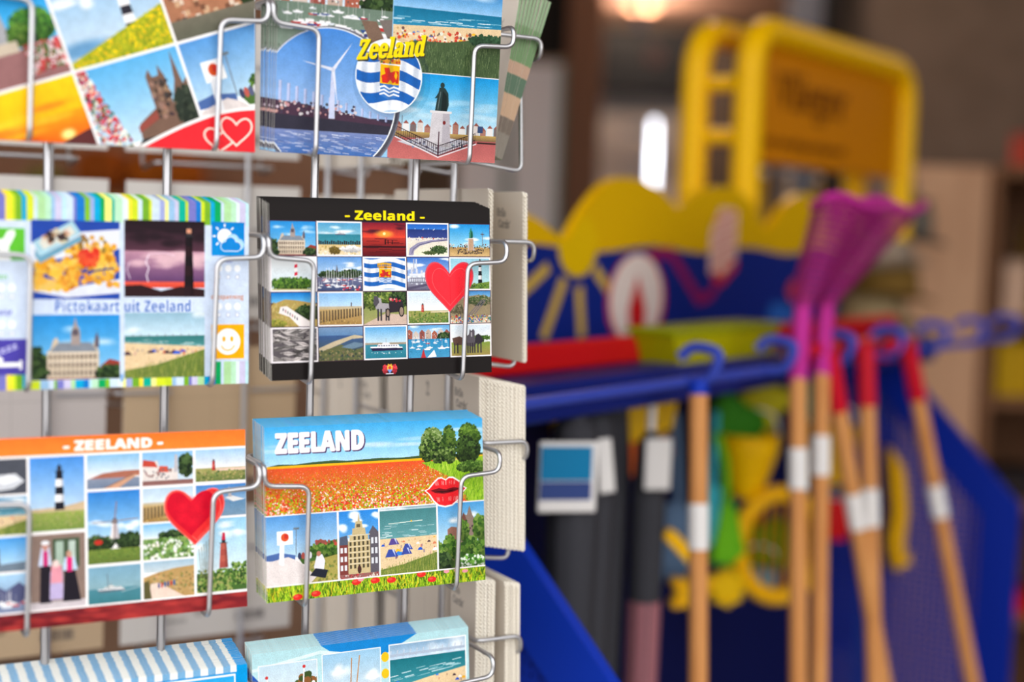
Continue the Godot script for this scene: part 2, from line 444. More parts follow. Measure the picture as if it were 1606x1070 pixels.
func nets() -> void:
	for v in [[-0.02, -0.12, "pink beach net with a long wooden handle, left one of the pink pair", 0.0], [0.038, -0.093, "pink beach net with a long wooden handle, right one of the pink pair", 0.03]]:
		var foot := L(v[1], 0.006, 0.34)
		var o := thing("beach_net", v[2], "beach net", foot, 0.0, "pink beach nets")
		var top := L(v[0], 1.258, 0.226)
		pole(o, top, foot, 0.0092, 0.075 if v[3] == 0.0 else 0.068)
		var st := begin()
		var up := L(v[0] + 0.004, 1.335, 0.226)
		tube(st, PackedVector3Array([top + Vector3(0, -0.008, 0) - foot, up - foot]), 0.0098, 0.0085, 14)
		commit("ferrule", st, M.pink, o)
		st = begin()          # the net: gathered at the ferrule, flared at its rim
		var rows := []
		for k in 9:
			var t := k / 8.0
			var c := L(v[0] + 0.004 + 0.115 * t + v[3] * t * 1.6, 1.33 + 0.108 * t, 0.226)
			var ring := []
			for i in 28:
				var a := i * TAU / 28.0
				var wob := 1.0 + 0.09 * sin(a * 7.0 + v[3] * 40.0) * (1.0 - 0.5 * t)
				ring.append(c - foot + SB() * Vector3(cos(a) * (0.012 + 0.07 * pow(t, 0.8)) * wob, 0.006 * sin(a * 3.0) * t, sin(a) * (0.010 + 0.016 * t) * wob))
			rows.append(ring)
		for k in 8:
			for i in 28:
				var j := (i + 1) % 28
				var pq := [[rows[k][i], i, k], [rows[k][j], i + 1, k], [rows[k + 1][j], i + 1, k + 1], [rows[k + 1][i], i, k + 1]]
				var nn: Vector3 = (pq[2][0] - pq[0][0]).cross(pq[3][0] - pq[1][0]).normalized()
				for q in [[0, 1, 2], [0, 2, 3]]:
					var f: Vector3 = (pq[q[1]][0] - pq[q[0]][0]).cross(pq[q[2]][0] - pq[q[0]][0])
					for e in (q if f.dot(nn) < 0.0 else [q[0], q[2], q[1]]):
						st.set_normal(nn)
						st.set_uv(Vector2(pq[e][1] * 0.01, pq[e][2] * 0.0125))
						st.add_vertex(pq[e][0])
		commit("net_bag", st, M.net, o)
		st = begin()
		var rim := PackedVector3Array()
		for i in 29:
			rim.append(rows[8][i % 28])
		tube(st, rim, 0.004, -1.0, 8, false)
		commit("rim_wire", st, M.pink, o)
	for v in [[0.048, 1.268, 0.407, 0.15, "red-tipped wooden handle slanting behind its neighbour, second label from the right"], [0.143, 1.268, 0.092, 0.147, "upright red-tipped wooden handle touching the slanting one beside it"], [0.279, 1.262, 0.625, 0.165, "red-tipped wooden handle slanting furthest right across the perforated panel"]]:
		var foot := L(v[2], 0.006, 0.36 if v[2] < 0.6 else 0.42)
		var o := thing("beach_rake", v[4], "beach rake", foot, 0.0)
		var top := L(v[0], v[1], 0.232)
		pole(o, top, foot, 0.0095, v[3])
		var d := (foot - top).normalized()
		var st := begin()
		tube(st, PackedVector3Array([top - d * 0.012 - foot, top + d * 0.055 - foot]), 0.0104, -1.0, 14)
		commit("ferrule", st, M.crimson, o)
		st = begin()
		rbox(st, Transform3D(SB(), top - d * 0.014 - foot + SB() * Vector3(0.0, 0.0, -0.01)), Vector3(0.075, 0.014, 0.02), 0.004)
		for k in 6:
			rbox(st, Transform3D(SB(), top - foot + SB() * Vector3(-0.03 + k * 0.012, 0.0, -0.028)), Vector3(0.005, 0.012, 0.022), 0.001)
		commit("rake_head", st, M.crimson, o)
	var foot := L(-0.33, 0.006, 0.34)
	var o := thing("wooden_stick", "single plain wooden handle with a white price label, left of the yellow bucket", "handle", foot)
	pole(o, L(-0.211, 1.256, 0.215), foot, 0.0088, 0.105)
	var st := begin()
	lathe(st, Transform3D(Basis(), L(-0.211, 1.256, 0.215) - foot), [[0.0, 0.012], [0.007, 0.009], [0.0095, 0.0], [0.0095, -0.004]], 14)
	commit("end_cap", st, M.blue, o)

func cord(o: Node3D, from: Vector3, to: Vector3) -> void:
	var st := begin()
	tube(st, PackedVector3Array([from - o.position, to - o.position]), 0.0008, -1.0, 6)
	commit("hanging_cord", st, M.white, o)

func round_toy(called: String, label: String, cat: String, at: Vector3, prof: Array, m: Material, tilt := 0.0, rim_m: Material = null) -> Node3D:
	var o := thing(called, label, cat, at)
	var b := Basis(Vector3(0, 0, 1), tilt)
	var st := begin()
	lathe(st, Transform3D(b, Vector3.ZERO), prof, 28)
	commit("body", st, m, o)
	var top: Array = prof[prof.size() - 1]
	st = begin()
	var ring := PackedVector3Array()
	for k in 29:
		ring.append(b * Vector3(cos(k * TAU / 28.0) * top[0], top[1], sin(k * TAU / 28.0) * top[0]))
	tube(st, ring, 0.0022, -1.0, 8, false)
	commit("rim", st, rim_m if rim_m else m, o)
	st = begin()
	tube(st, soften([b * Vector3(-top[0], top[1], 0), b * Vector3(-top[0] * 0.8, top[1] + 0.03, 0), b * Vector3(top[0] * 0.8, top[1] + 0.03, 0), b * Vector3(top[0], top[1], 0)], 0.02), 0.0016, -1.0, 8)
	commit("carry_handle", st, rim_m if rim_m else M.white, o)
	return o

func flat_toy(called: String, label: String, cat: String, at: Vector3, pts: Array, th: float, m: Material, grip := []) -> Node3D:   # moulded plastic plate facing the aisle, with a raised rib
	var o := thing(called, label, cat, at, deg_to_rad(18))
	var st := begin()
	prism(st, Transform3D(), vec2s(pts), th)
	commit("blade", st, m, o)
	var c := Vector2.ZERO
	var q := vec2s(pts)
	for p in q:
		c += p / q.size()
	st = begin()
	var rim := PackedVector3Array()
	for k in q.size() + 1:
		var p := c + (q[k % q.size()] - c) * 0.86
		rim.append(Vector3(p.x, p.y, th * 0.5))
	tube(st, rim, 0.0022, -1.0, 6, false)
	commit("raised_rib", st, m, o)
	if grip:
		st = begin()
		tube(st, soften(grip, 0.01), 0.005, -1.0, 10)
		commit("grip", st, m, o)
	return o

func circle(r: float, n := 24, lobes := 0, amp := 0.0) -> Array:
	var f := []
	for k in n:
		var t := k * TAU / n
		var q := r * (1.0 + amp * cos(t * lobes))
		f.append_array([cos(t) * q, sin(t) * q])
	return f

func toys() -> void:
	nets()
	var y: Material = M.yellow
	round_toy("sand_bucket", "big yellow tapered sand bucket hanging in the middle of the toys", "bucket", L(0.148, 1.09, 0.09), [[0.0, 0.0], [0.017, 0.0], [0.022, 0.012], [0.036, 0.055], [0.037, 0.074]], y)
	var red_o := round_toy("sand_mould", "red sand mould hanging low behind the pair of labelled poles", "sand mould", L(0.452, 0.99, 0.07), [[0.0, 0.0], [0.024, 0.0], [0.028, 0.02], [0.03, 0.06]], M.red, 0.0, M.teal)
	cord(red_o, L(0.452, 1.08, 0.07), L(0.452, 1.236, 0.07))
	round_toy("sand_mould", "ochre yellow bucket mould above the red one behind the poles", "sand mould", L(0.46, 1.065, 0.06), [[0.0, 0.0], [0.03, 0.0], [0.034, 0.05], [0.036, 0.075]], mat(k8(214, 160, 0), 0.45))
	round_toy("sand_mould", "light blue round sand mould at the bottom of the hanging toys", "sand mould", L(0.172, 0.968, 0.1), [[0.0, 0.0], [0.014, 0.0], [0.021, 0.012], [0.024, 0.03]], M.sky_blue)
	flat_toy("sand_spade", "lime green sand spade hanging below the yellow bucket", "spade", L(0.10, 1.05, 0.09), [-0.018, -0.03, 0.006, -0.036, 0.026, -0.02, 0.012, 0.03, 0.0, 0.045, -0.008, 0.03], 0.006, M.green, [Vector3(0.0, 0.04, 0), Vector3(-0.004, 0.09, 0), Vector3(-0.018, 0.12, 0)])
	flat_toy("sand_spade", "turquoise spade blade showing left of the lime green one", "spade", L(0.088, 1.075, 0.075), [-0.008, -0.036, 0.008, -0.036, 0.011, 0.03, 0.0, 0.04, -0.009, 0.03], 0.006, M.teal, [Vector3(0, 0.03, 0), Vector3(0.002, 0.12, 0)])
	var sv := thing("sand_sieve", "yellow ring-shaped sand sieve behind the paired wooden handles", "sand sieve", L(0.16, 1.035, 0.13), deg_to_rad(10))
	var st := begin()
	var ring := PackedVector3Array()
	for k in 41:
		ring.append(Vector3(cos(k * TAU / 40.0) * 0.05, sin(k * TAU / 40.0) * 0.062, 0))
	tube(st, ring, 0.0105, -1.0, 12, false)
	commit("ring", st, mat(k8(255, 190, 0), 0.4), sv)
	for k in 7:
		st = begin()
		var x := -0.036 + k * 0.012
		tube(st, PackedVector3Array([Vector3(x, -0.055 * sqrt(1.0 - pow(x / 0.05, 2)), 0), Vector3(x, 0.055 * sqrt(1.0 - pow(x / 0.05, 2)), 0)]), 0.0022, -1.0, 6)
		commit("sieve_bar", st, mat(k8(196, 132, 0), 0.5), sv)
	flat_toy("sand_rake", "small red sand rake between the green spade and the yellow sieve", "sand rake", L(0.20, 1.03, 0.075), [-0.03, -0.03, 0.03, -0.036, 0.034, -0.01, 0.012, 0.01, 0.012, 0.06, -0.006, 0.06, -0.008, 0.012, -0.03, 0.0], 0.006, mat(k8(222, 62, 16), 0.45))
	flat_toy("sand_rake", "green mould half hidden inside the yellow sieve ring", "sand mould", L(0.20, 1.025, 0.10), circle(0.032, 24, 5, 0.12), 0.008, mat(k8(70, 150, 20), 0.5))
	flat_toy("gear_mould", "yellow cog-shaped sand mould at the lower left of the toys", "sand mould", L(0.07, 0.998, 0.11), circle(0.021, 48, 8, 0.1), 0.01, mat(k8(236, 190, 0), 0.45))
	flat_toy("star_mould", "yellow star-shaped sand mould beside the plain wooden handle", "sand mould", L(-0.02, 1.01, 0.11), circle(0.02, 40, 5, 0.3), 0.01, mat(k8(240, 180, 10), 0.45), [Vector3(0.0, 0.0, 0), Vector3(0.03, 0.012, 0)])
	flat_toy("sand_spade", "slate blue spade behind the plain wooden handle", "spade", L(0.012, 1.06, 0.08), [-0.028, -0.045, 0.012, -0.05, 0.026, -0.02, 0.012, 0.035, -0.02, 0.04], 0.006, M.slate, [Vector3(-0.004, 0.03, 0), Vector3(-0.012, 0.14, 0)])
	flat_toy("toy_stick", "thin yellow shovel handle lying slanted over the slate blue spade", "spade", L(-0.07, 1.068, 0.13), [-0.026, 0.016, -0.018, 0.024, 0.024, -0.016, 0.016, -0.025], 0.008, y)
	flat_toy("sand_frog", "dark green sand mould hanging at the top above the yellow bucket", "sand mould", L(0.13, 1.178, 0.08), circle(0.032, 30, 3, 0.2), 0.014, mat(k8(50, 130, 10), 0.5))
	flat_toy("sand_fish", "yellow-green sand mould at the top between handle and bucket", "sand mould", L(0.215, 1.2, 0.08), circle(0.03, 30, 4, 0.3), 0.012, mat(k8(190, 178, 0), 0.5))
	flat_toy("sand_crescent", "yellow crescent sand mould right of the red-tipped handles", "sand mould", L(0.54, 1.02, 0.11), [0.0, 0.09, 0.024, 0.06, 0.034, 0.0, 0.03, -0.06, 0.045, -0.075, 0.02, -0.085, 0.008, -0.05, 0.014, 0.0, 0.006, 0.05], 0.02, mat(k8(226, 170, 0), 0.45))
	flat_toy("sand_shell", "small teal mould high between the red-tipped handles", "sand mould", L(0.38, 1.185, 0.06), circle(0.026, 30, 7, 0.1), 0.012, mat(k8(20, 130, 110), 0.5))
	flat_toy("sand_boat", "orange toy boat showing behind the white-tagged umbrellas", "toy boat", L(-0.02, 1.15, 0.03), [-0.05, 0.02, -0.036, -0.02, 0.036, -0.02, 0.05, 0.02], 0.03, mat(k8(214, 96, 30), 0.5))
	flat_toy("sand_flag", "yellow toy sail hanging just under the rail behind the dark umbrellas", "toy sail", L(-0.10, 1.21, 0.05), [-0.075, 0.03, 0.08, 0.034, 0.07, -0.02, 0.02, -0.036, -0.06, -0.03], 0.012, mat(k8(226, 176, 0), 0.5))
	var tb := thing("storage_tub", "lime yellow plastic tub standing on the stand's red-edged shelf", "tub", L(-0.03, 1.267, 0.125), deg_to_rad(TURN))
	st = begin()
	prism(st, Transform3D(), vec2s([-0.102, 0.0, 0.102, 0.0, 0.118, 0.032, -0.118, 0.032]), 0.05)
	commit("body", st, mat(k8(176, 170, 0), 0.45), tb)
	st = begin()
	rbox(st, Transform3D(Basis(), Vector3(0, 0.0335, 0)), Vector3(0.244, 0.006, 0.058), 0.002)
	commit("rim", st, mat(k8(150, 160, 0), 0.45), tb)
	# folded dark beach umbrellas with white header tags
	for v in [[-0.325, 0.155, 0.022, "folded dark beach umbrella with a blue and white header card, nearest the blue panel", 0], [-0.265, 0.135, 0.022, "folded dark beach umbrella with a tilted white tag behind the blue header card", 1], [-0.18, 0.1, 0.021, "folded dark beach umbrella squeezed in the middle of the dark row", 2], [-0.166, 0.14, 0.0155, "folded dark beach umbrella with an upright white tag and a pinkish foot", 3]]:
		var at := L(v[0], 0.165 if v[4] < 3 else 0.13, v[1])
		var o := thing("folded_umbrella", v[3], "umbrella", at, 0.0, "")
		st = begin()
		lathe(st, Transform3D(), [[0.0, 0.5], [v[2] * 0.72, 0.5], [v[2] * 0.92, 0.85], [v[2], 1.0], [v[2] * 0.8, 1.06], [0.004, 1.075]], 36, 0.12, 9)
		commit("folded_canopy", st, M.dark, o)
		st = begin()
		lathe(st, Transform3D(), [[0.0, 0.0], [v[2] * 0.7, 0.0], [v[2] * 0.88, 0.5], [v[2] * 1.04, 0.905 if v[4] == 3 else 0.70]], 24, 0.05, 7)
		commit("sleeve", st, mat(k8(170, 110, 118), 0.6), o)
		st = begin()
		tube(st, PackedVector3Array([Vector3(0, 1.06, 0), Vector3(0, 1.128 if v[4] == 3 else 1.086, 0)]), 0.004)
		commit("tip", st, M.white, o)
		if v[4] != 2:
			st = begin()
			var sz := Vector3(0.052, 0.062, 0.004) if v[4] == 0 else Vector3(0.026, 0.05, 0.004)
			var tb2 := Basis(Vector3.UP, deg_to_rad(12)) * Basis(Vector3(0, 0, 1), 0.12 if v[4] == 1 else 0.0)
			var pp := Vector3(-0.006 if v[4] == 0 else 0.006, 1.02 if v[4] < 2 else 1.045, v[2] + 0.006)
			rbox(st, Transform3D(tb2, pp), sz, 0.001)
			var ht := commit("header_tag", st, M.white, o)
			if v[4] == 0:
				st = begin()
				rbox(st, Transform3D(tb2, pp + tb2 * Vector3(-0.002, 0.012, 0.0022)), Vector3(0.046, 0.03, 0.002), 0.0005)
				commit("blue_print", st, mat(k8(0, 120, 170), 0.5), ht)
				st = begin()
				rbox(st, Transform3D(tb2, pp + tb2 * Vector3(-0.002, -0.012, 0.0022)), Vector3(0.046, 0.016, 0.002), 0.0005)
				commit("navy_print", st, mat(k8(50, 70, 130), 0.5), ht)

# ---------------------------------------------------------------- goods further back
func shop_goods() -> void:
	# tall wood-clad shelving unit
	var t := thing("shelf_unit", "tall pale wooden shelf unit at the right, seen past its plain end panel", "shelf unit", Vector3(0.80, 0, -2.9))
	var st := begin()
	rbox(st, Transform3D(Basis(), Vector3(0.078, 0.776, -0.01)), Vector3(0.156, 1.552, 0.03), 0.004)
	commit("end_panel", st, grainy(k8(222, 176, 140), k8(198, 150, 116), Vector3(3, 0.5, 3), 0.6), t)
	var sw := mat(k8(128, 88, 60), 0.6)
	st = begin()
	rbox(st, Transform3D(Basis(), Vector3(0.172, 0.776, -0.12)), Vector3(0.024, 1.552, 0.25), 0.003)
	commit("side_board", st, sw, t)
	for y in [0.25, 0.62, 0.86, 1.075, 1.24, 1.545]:
		st = begin()
		rbox(st, Transform3D(Basis(), Vector3(0.59, y, -0.16)), Vector3(0.82, 0.024, 0.33), 0.003)
		commit("shelf_board", st, sw, t)
	st = begin()
	rbox(st, Transform3D(Basis(), Vector3(0.59, 0.776, -0.33)), Vector3(0.82, 1.552, 0.016), 0.003)
	commit("back_panel", st, mat(k8(96, 64, 42), 0.7), t)
	for v in [[0.24, 1.087, 0.09, 0.115, k8(190, 148, 0), "large yellow carton on the shelf unit's middle board", "carton"], [0.225, 1.252, 0.05, 0.115, k8(214, 176, 150), "pale upright carton on the upper board of the shelf unit", "carton"], [0.285, 1.252, 0.05, 0.19, k8(168, 126, 20), "ochre carton on the upper board beside the pale one", "carton"], [0.25, 0.872, 0.1, 0.06, k8(40, 30, 30), "black box on the lower board of the shelf unit", "box"], [0.24, 0.632, 0.12, 0.05, k8(190, 20, 26), "red box on the low board beside the blue perforated panel", "box"], [0.36, 1.087, 0.1, 0.1, k8(120, 90, 60), "brown carton beside the yellow one on the middle board", "carton"], [0.265, 1.445, 0.06, 0.07, k8(190, 60, 26), "orange-red box at the top of the shelf unit", "box"]]:
		var o := thing("goods_box", v[5], v[6], Vector3(0.80 + v[0], v[1] if v[1] < 1.44 else 1.557, -2.96))
		st = begin()
		rbox(st, Transform3D(Basis(), Vector3(0, v[3] * 0.5, 0)), Vector3(v[2], v[3], 0.12), 0.003)
		commit("carton_body", st, mat(v[4], 0.6), o)
		st = begin()
		rbox(st, Transform3D(Basis(), Vector3(0, v[3] - 0.006, 0)), Vector3(v[2] + 0.003, 0.014, 0.123), 0.002)
		commit("lid", st, mat(v[4].darkened(0.2), 0.6), o)
	# sun hats on a slim stand
	var hs := thing("hat_stand", "slim metal stand holding grey and tan sun hats before the wooden panel", "hat stand", Vector3(0.668, 0, -2.6))
	st = begin()
	tube(st, PackedVector3Array([Vector3(0, 0.02, 0), Vector3(0, 1.55, 0)]), 0.012)
	commit("pole", st, M.slate, hs)
	st = begin()
	lathe(st, Transform3D(), [[0.0, 0.0], [0.16, 0.0], [0.16, 0.015], [0.02, 0.03], [0.0, 0.03]], 32)
	commit("foot", st, M.slate, hs)
	var hc := [k8(150, 128, 116), k8(112, 106, 98), k8(178, 160, 142), k8(128, 98, 44), k8(160, 140, 104), k8(120, 104, 92)]
	var hn := ["topmost taupe", "second, dark grey", "third, pale", "fourth, golden brown", "fifth, straw coloured", "lowest grey-brown"]
	for k in 6:
		var o := thing("sun_hat", "%s sun hat stacked on the slim stand beside the wooden panel" % hn[k], "hat", Vector3(0.668 + [0.0, 0.03, 0.0, 0.012, -0.006, 0.0][k], 1.475 - k * 0.056, -2.6))
		st = begin()
		lathe(st, Transform3D(Basis(Vector3(0, 0, 1), [0.05, -0.2, 0.1, -0.1, 0.06, 0.0][k]), Vector3.ZERO), [[0.016, 0.062], [0.044, 0.056], [0.056, 0.03], [0.06, 0.0]], 26)
		commit("crown", st, mat(hc[k], 0.9), o)
		st = begin()
		lathe(st, Transform3D(Basis(Vector3(0, 0, 1), [0.05, -0.2, 0.1, -0.1, 0.06, 0.0][k]), Vector3.ZERO), [[0.059, 0.002], [0.088, -0.008], [0.09, -0.011], [0.059, -0.001]], 26)
		commit("brim", st, mat(hc[k].darkened(0.15), 0.9), o)
	# a row of light poles of folded parasols behind the header board
	for v in [[0.745, 0.0, k8(196, 156, 60)], [0.805, 0.03, k8(200, 180, 150)], [0.90, 0.06, k8(186, 150, 50)]]:
		var a := L(v[0], 1.37, -0.2)
		var o := thing("bamboo_cane", ["first", "second", "third"][int((v[0] - 0.74) / 0.055)] + " slanting cane behind the header board, counted from the left below the yellow sign", "cane", L(v[0], 0.008, -0.2))
		st = begin()
		tube(st, PackedVector3Array([Vector3.ZERO, L(v[0] + v[1], 1.50, -0.2) - o.position]), 0.007)
		commit("stem", st, mat(v[2], 0.6), o)
		st = begin()
		lathe(st, Transform3D(Basis(), L(v[0] + v[1], 1.50, -0.2) - o.position), [[0.008, -0.004], [0.009, 0.004], [0.0, 0.01]], 12)
		commit("end_cap", st, M.white, o)
	# far room: hanging dark screen, grey cabinet, glowing strip, a ceiling lamp and added unseen lamps
	var sc := thing("wall_screen", "switched-off black screen hanging from the ceiling deep in the shop", "screen", Vector3(0.43, 1.91, -5.3))
	st = begin()
	rbox(st, Transform3D(Basis(), Vector3(0, 0.11, 0)), Vector3(0.44, 0.24, 0.05), 0.01)
	commit("casing", st, mat(k8(34, 26, 26), 0.5), sc)
	st = begin()
	rbox(st, Transform3D(Basis(), Vector3(0, 0.11, 0.026)), Vector3(0.41, 0.21, 0.004), 0.001)
	commit("panel", st, mat(k8(20, 16, 18), 0.3), sc)
	st = begin()
	lathe(st, Transform3D(Basis(Vector3(1, 0, 0), PI * 0.5), Vector3(0.06, 0.13, 0.028)), [[0.0, 0.004], [0.034, 0.003], [0.036, 0.0]], 24)
	commit("emblem", st, mat(k8(100, 78, 76), 0.6), sc)
	st = begin()
	tube(st, PackedVector3Array([Vector3(0, 0.22, 0), Vector3(0, 0.69, 0)]), 0.015)
	commit("drop_rod", st, M.slate, sc)
	var cb := thing("grey_cabinet", "tall light grey cabinet standing below the black screen deep in the shop", "cabinet", Vector3(0.46, 0, -5.6))
	st = begin()
	rbox(st, Transform3D(Basis(), Vector3(0, 0.97, 0)), Vector3(0.46, 1.94, 0.35), 0.008)
	commit("body", st, mat(k8(176, 164, 156), 0.6), cb)
	for k in 4:
		st = begin()
		rbox(st, Transform3D(Basis(), Vector3(0, 1.78 - k * 0.13, 0.178)), Vector3(0.44, 0.105, 0.012), 0.003)
		var dw := commit("drawer", st, mat([k8(188, 176, 166), k8(160, 148, 140), k8(196, 180, 170), k8(170, 166, 164)][k], 0.55), cb)
		st = begin()
		rbox(st, Transform3D(Basis(), Vector3(0, 1.78 - k * 0.13, 0.19)), Vector3(0.1, 0.014, 0.014), 0.003)
		commit("drawer_pull", st, M.slate, dw)
	var tl := thing("bright_strip", "white upright strip glowing like a daylight gap deep in the shop above the yellow waves", "lamp", Vector3(0.425, 0, -4.5))  # glowing strip standing for a narrow gap to bright outdoors
	var glow := mat(k8(240, 244, 255), 0.5)
	glow.emission_enabled = true
	glow.emission = k8(235, 242, 255)
	glow.emission_energy_multiplier = 1.5
	st = begin()
	tube(st, PackedVector3Array([Vector3(0, 1.36, 0), Vector3(0, 1.745, 0)]), 0.010, -1.0, 14)
	commit("glowing_strip", st, glow, tl)
	st = begin()
	tube(st, PackedVector3Array([Vector3(0, 0.0, 0), Vector3(0, 1.36, 0)]), 0.012)
	commit("stem", st, M.slate, tl)
	var ol := OmniLight3D.new()
	ol.name = "strip_glow"
	ol.position = Vector3(0, 1.63, 0.03)
	ol.light_color = k8(235, 242, 255)
	ol.light_energy = 0.02
	ol.light_size = 0.1
	ol.omni_range = 9.0
	ol.omni_attenuation = 2.0
	ol.shadow_enabled = true
	tl.add_child(ol)
	for v in [[0.62, -7.5, "warm round ceiling lamp glowing at the back of the shop"], [2.2, -3.7, "unseen ceiling lamp added for light over the wooden shelf unit"], [-1.4, -3.3, "unseen ceiling lamp added for light behind the postcard rack"], [0.5, -4.0, "unseen ceiling lamp added to brighten the grey cabinet, high above the black screen"]]:  # first lamp stands in view; the other three are added unseen for light
		var cl := thing("ceiling_lamp", v[2], "lamp", Vector3(v[0], 2.6, v[1]))
		var wg := mat(k8(255, 190, 150), 0.5)
		wg.emission_enabled = true
		wg.emission = k8(255, 176, 130)
		wg.emission_energy_multiplier = 0.3
		st = begin()
		lathe(st, Transform3D(), [[0.0, -0.05], [0.07, -0.045], [0.09, -0.02], [0.09, 0.0]], 28)
		commit("shade", st, wg, cl)
		st = begin()
		lathe(st, Transform3D(), [[0.088, 0.0], [0.104, -0.004], [0.104, -0.014], [0.09, -0.016]], 28)
		commit("collar", st, M.slate, cl)
		var l2 := OmniLight3D.new()
		l2.name = "lamp_light"
		l2.position = Vector3(0, -0.12, 0)
		l2.light_color = k8(255, 226, 200)
		l2.light_energy = {-4.0: 0.35, -3.3: 0.1, -3.7: 0.12}.get(v[1], 0.3)
		l2.light_size = 0.16
		l2.omni_range = 12.0
		l2.omni_attenuation = 2.0
		l2.shadow_enabled = true
		cl.add_child(l2)
	# goods behind the rack, glimpsed between the cards
	for v in [[-1.16, 1.46, 0.14, 0.12, k8(150, 76, 20), "orange bundle glimpsed between the two left rack posts"], [-0.98, 1.46, 0.2, 0.115, k8(160, 84, 16), "wider orange bundle glimpsed right of the second rack post"], [-1.32, 1.44, 0.1, 0.08, k8(120, 128, 50), "olive green bundle glimpsed left behind the striped postcards"]]:
		var o := thing("cloth_bundle", v[5], "bundle", Vector3(v[0], v[1], -4.0))
		st = begin()
		rbox(st, Transform3D(Basis(), Vector3(0, v[3] * 0.5, 0)), Vector3(v[2], v[3], 0.14), 0.03)
		commit("folded_cloth", st, mat(v[4], 0.9), o)
		st = begin()
		rbox(st, Transform3D(Basis(), Vector3(0, v[3] * 0.5, 0)), Vector3(0.02, v[3] + 0.004, 0.144), 0.004)
		commit("band", st, mat(v[4].darkened(0.3), 0.9), o)
	var wsf := thing("wall_shelf", "wooden shelf on the inner wall behind the postcard rack", "shelf", Vector3(-1.2, 1.42, -4.1))
	st = begin()
	rbox(st, Transform3D(Basis(), Vector3(0, 0.008, 0)), Vector3(1.2, 0.022, 0.36), 0.003)
	commit("board", st, M.wood, wsf)
	for x in [-0.5, 0.5]:
		st = begin()
		prism(st, Transform3D(Basis(Vector3.UP, PI * 0.5), Vector3(x, 0, -0.18)), vec2s([0.0, 0.0, -0.25, 0.0, 0.0, -0.2]), 0.02)
		commit("bracket", st, M.wood, wsf)
# ---------------------------------------------------------------- shapes
func begin() -> SurfaceTool:
	var st := SurfaceTool.new()
	st.begin(Mesh.PRIMITIVE_TRIANGLES)
	return st

func tri(st: SurfaceTool, a: Vector3, b: Vector3, c: Vector3, n := Vector3.ZERO) -> void:
	var f := (b - a).cross(c - a)
	if n == Vector3.ZERO:
		n = f.normalized()
	if f.dot(n) > 0.0:      # front faces run clockwise
		var t := b
		b = c
		c = t
	for v in [a, b, c]:
		st.set_normal(n)
		st.set_uv(Vector2(v.x, v.y))
		st.add_vertex(v)

func quad(st: SurfaceTool, a: Vector3, b: Vector3, c: Vector3, d: Vector3, n := Vector3.ZERO) -> void:
	if n == Vector3.ZERO:
		n = (c - a).cross(d - b).normalized()
	tri(st, a, b, c, n)
	tri(st, a, c, d, n)

func rbox(st: SurfaceTool, X: Transform3D, s: Vector3, bv := 0.002) -> void:   # a box with bevelled edges
	var h := s * 0.5
	bv = minf(bv, minf(h.x, minf(h.y, h.z)) * 0.8)
	var P := func(sx: float, sy: float, sz: float, ax: int) -> Vector3:
		var v := Vector3(sx * h.x, sy * h.y, sz * h.z)
		for k in 3:
			if k != ax:
				v[k] -= signf(v[k]) * bv
		return X * v
	for ax in 3:
		var b := (ax + 1) % 3
		var c := (ax + 2) % 3
		for sg in [-1.0, 1.0]:
			var q := []
			for e in [[-1, -1], [1, -1], [1, 1], [-1, 1]]:
				var d := [0.0, 0.0, 0.0]
				d[ax] = sg
				d[b] = float(e[0])
				d[c] = float(e[1])
				q.append(P.call(d[0], d[1], d[2], ax))
			var nv := Vector3.ZERO
			nv[ax] = sg
			quad(st, q[0], q[1], q[2], q[3], (X.basis * nv).normalized())
	for ax in 3:            # edges along axis ax
		var b := (ax + 1) % 3
		var c := (ax + 2) % 3
		for sb in [-1.0, 1.0]:
			for sc in [-1.0, 1.0]:
				var q := []
				for e in [[-1.0, b], [1.0, b], [1.0, c], [-1.0, c]]:
					var d := [0.0, 0.0, 0.0]
					d[ax] = e[0]
					d[b] = sb
					d[c] = sc
					q.append(P.call(d[0], d[1], d[2], e[1]))
				var nv := Vector3.ZERO
				nv[b] = sb
				nv[c] = sc
				quad(st, q[0], q[1], q[2], q[3], (X.basis * nv).normalized())
	for sx in [-1.0, 1.0]:
		for sy in [-1.0, 1.0]:
			for sz in [-1.0, 1.0]:
				tri(st, P.call(sx, sy, sz, 0), P.call(sx, sy, sz, 1), P.call(sx, sy, sz, 2), (X.basis * Vector3(sx, sy, sz)).normalized())

func soften(pts: Array, rad: float, n := 5) -> PackedVector3Array:   # rounds the corners of a path
	var out := PackedVector3Array()
	for k in pts.size():
		if k == 0 or k == pts.size() - 1 or rad <= 0.0:
			out.append(pts[k])
			continue
		var p: Vector3 = pts[k]
		var a: Vector3 = pts[k - 1]
		var b: Vector3 = pts[k + 1]
		var q := p + (a - p).normalized() * minf(rad, p.distance_to(a) * 0.48)
		var w := p + (b - p).normalized() * minf(rad, p.distance_to(b) * 0.48)
		for i in n + 1:
			var t := i / float(n)
			out.append(q.lerp(p, t).lerp(p.lerp(w, t), t))
	return out

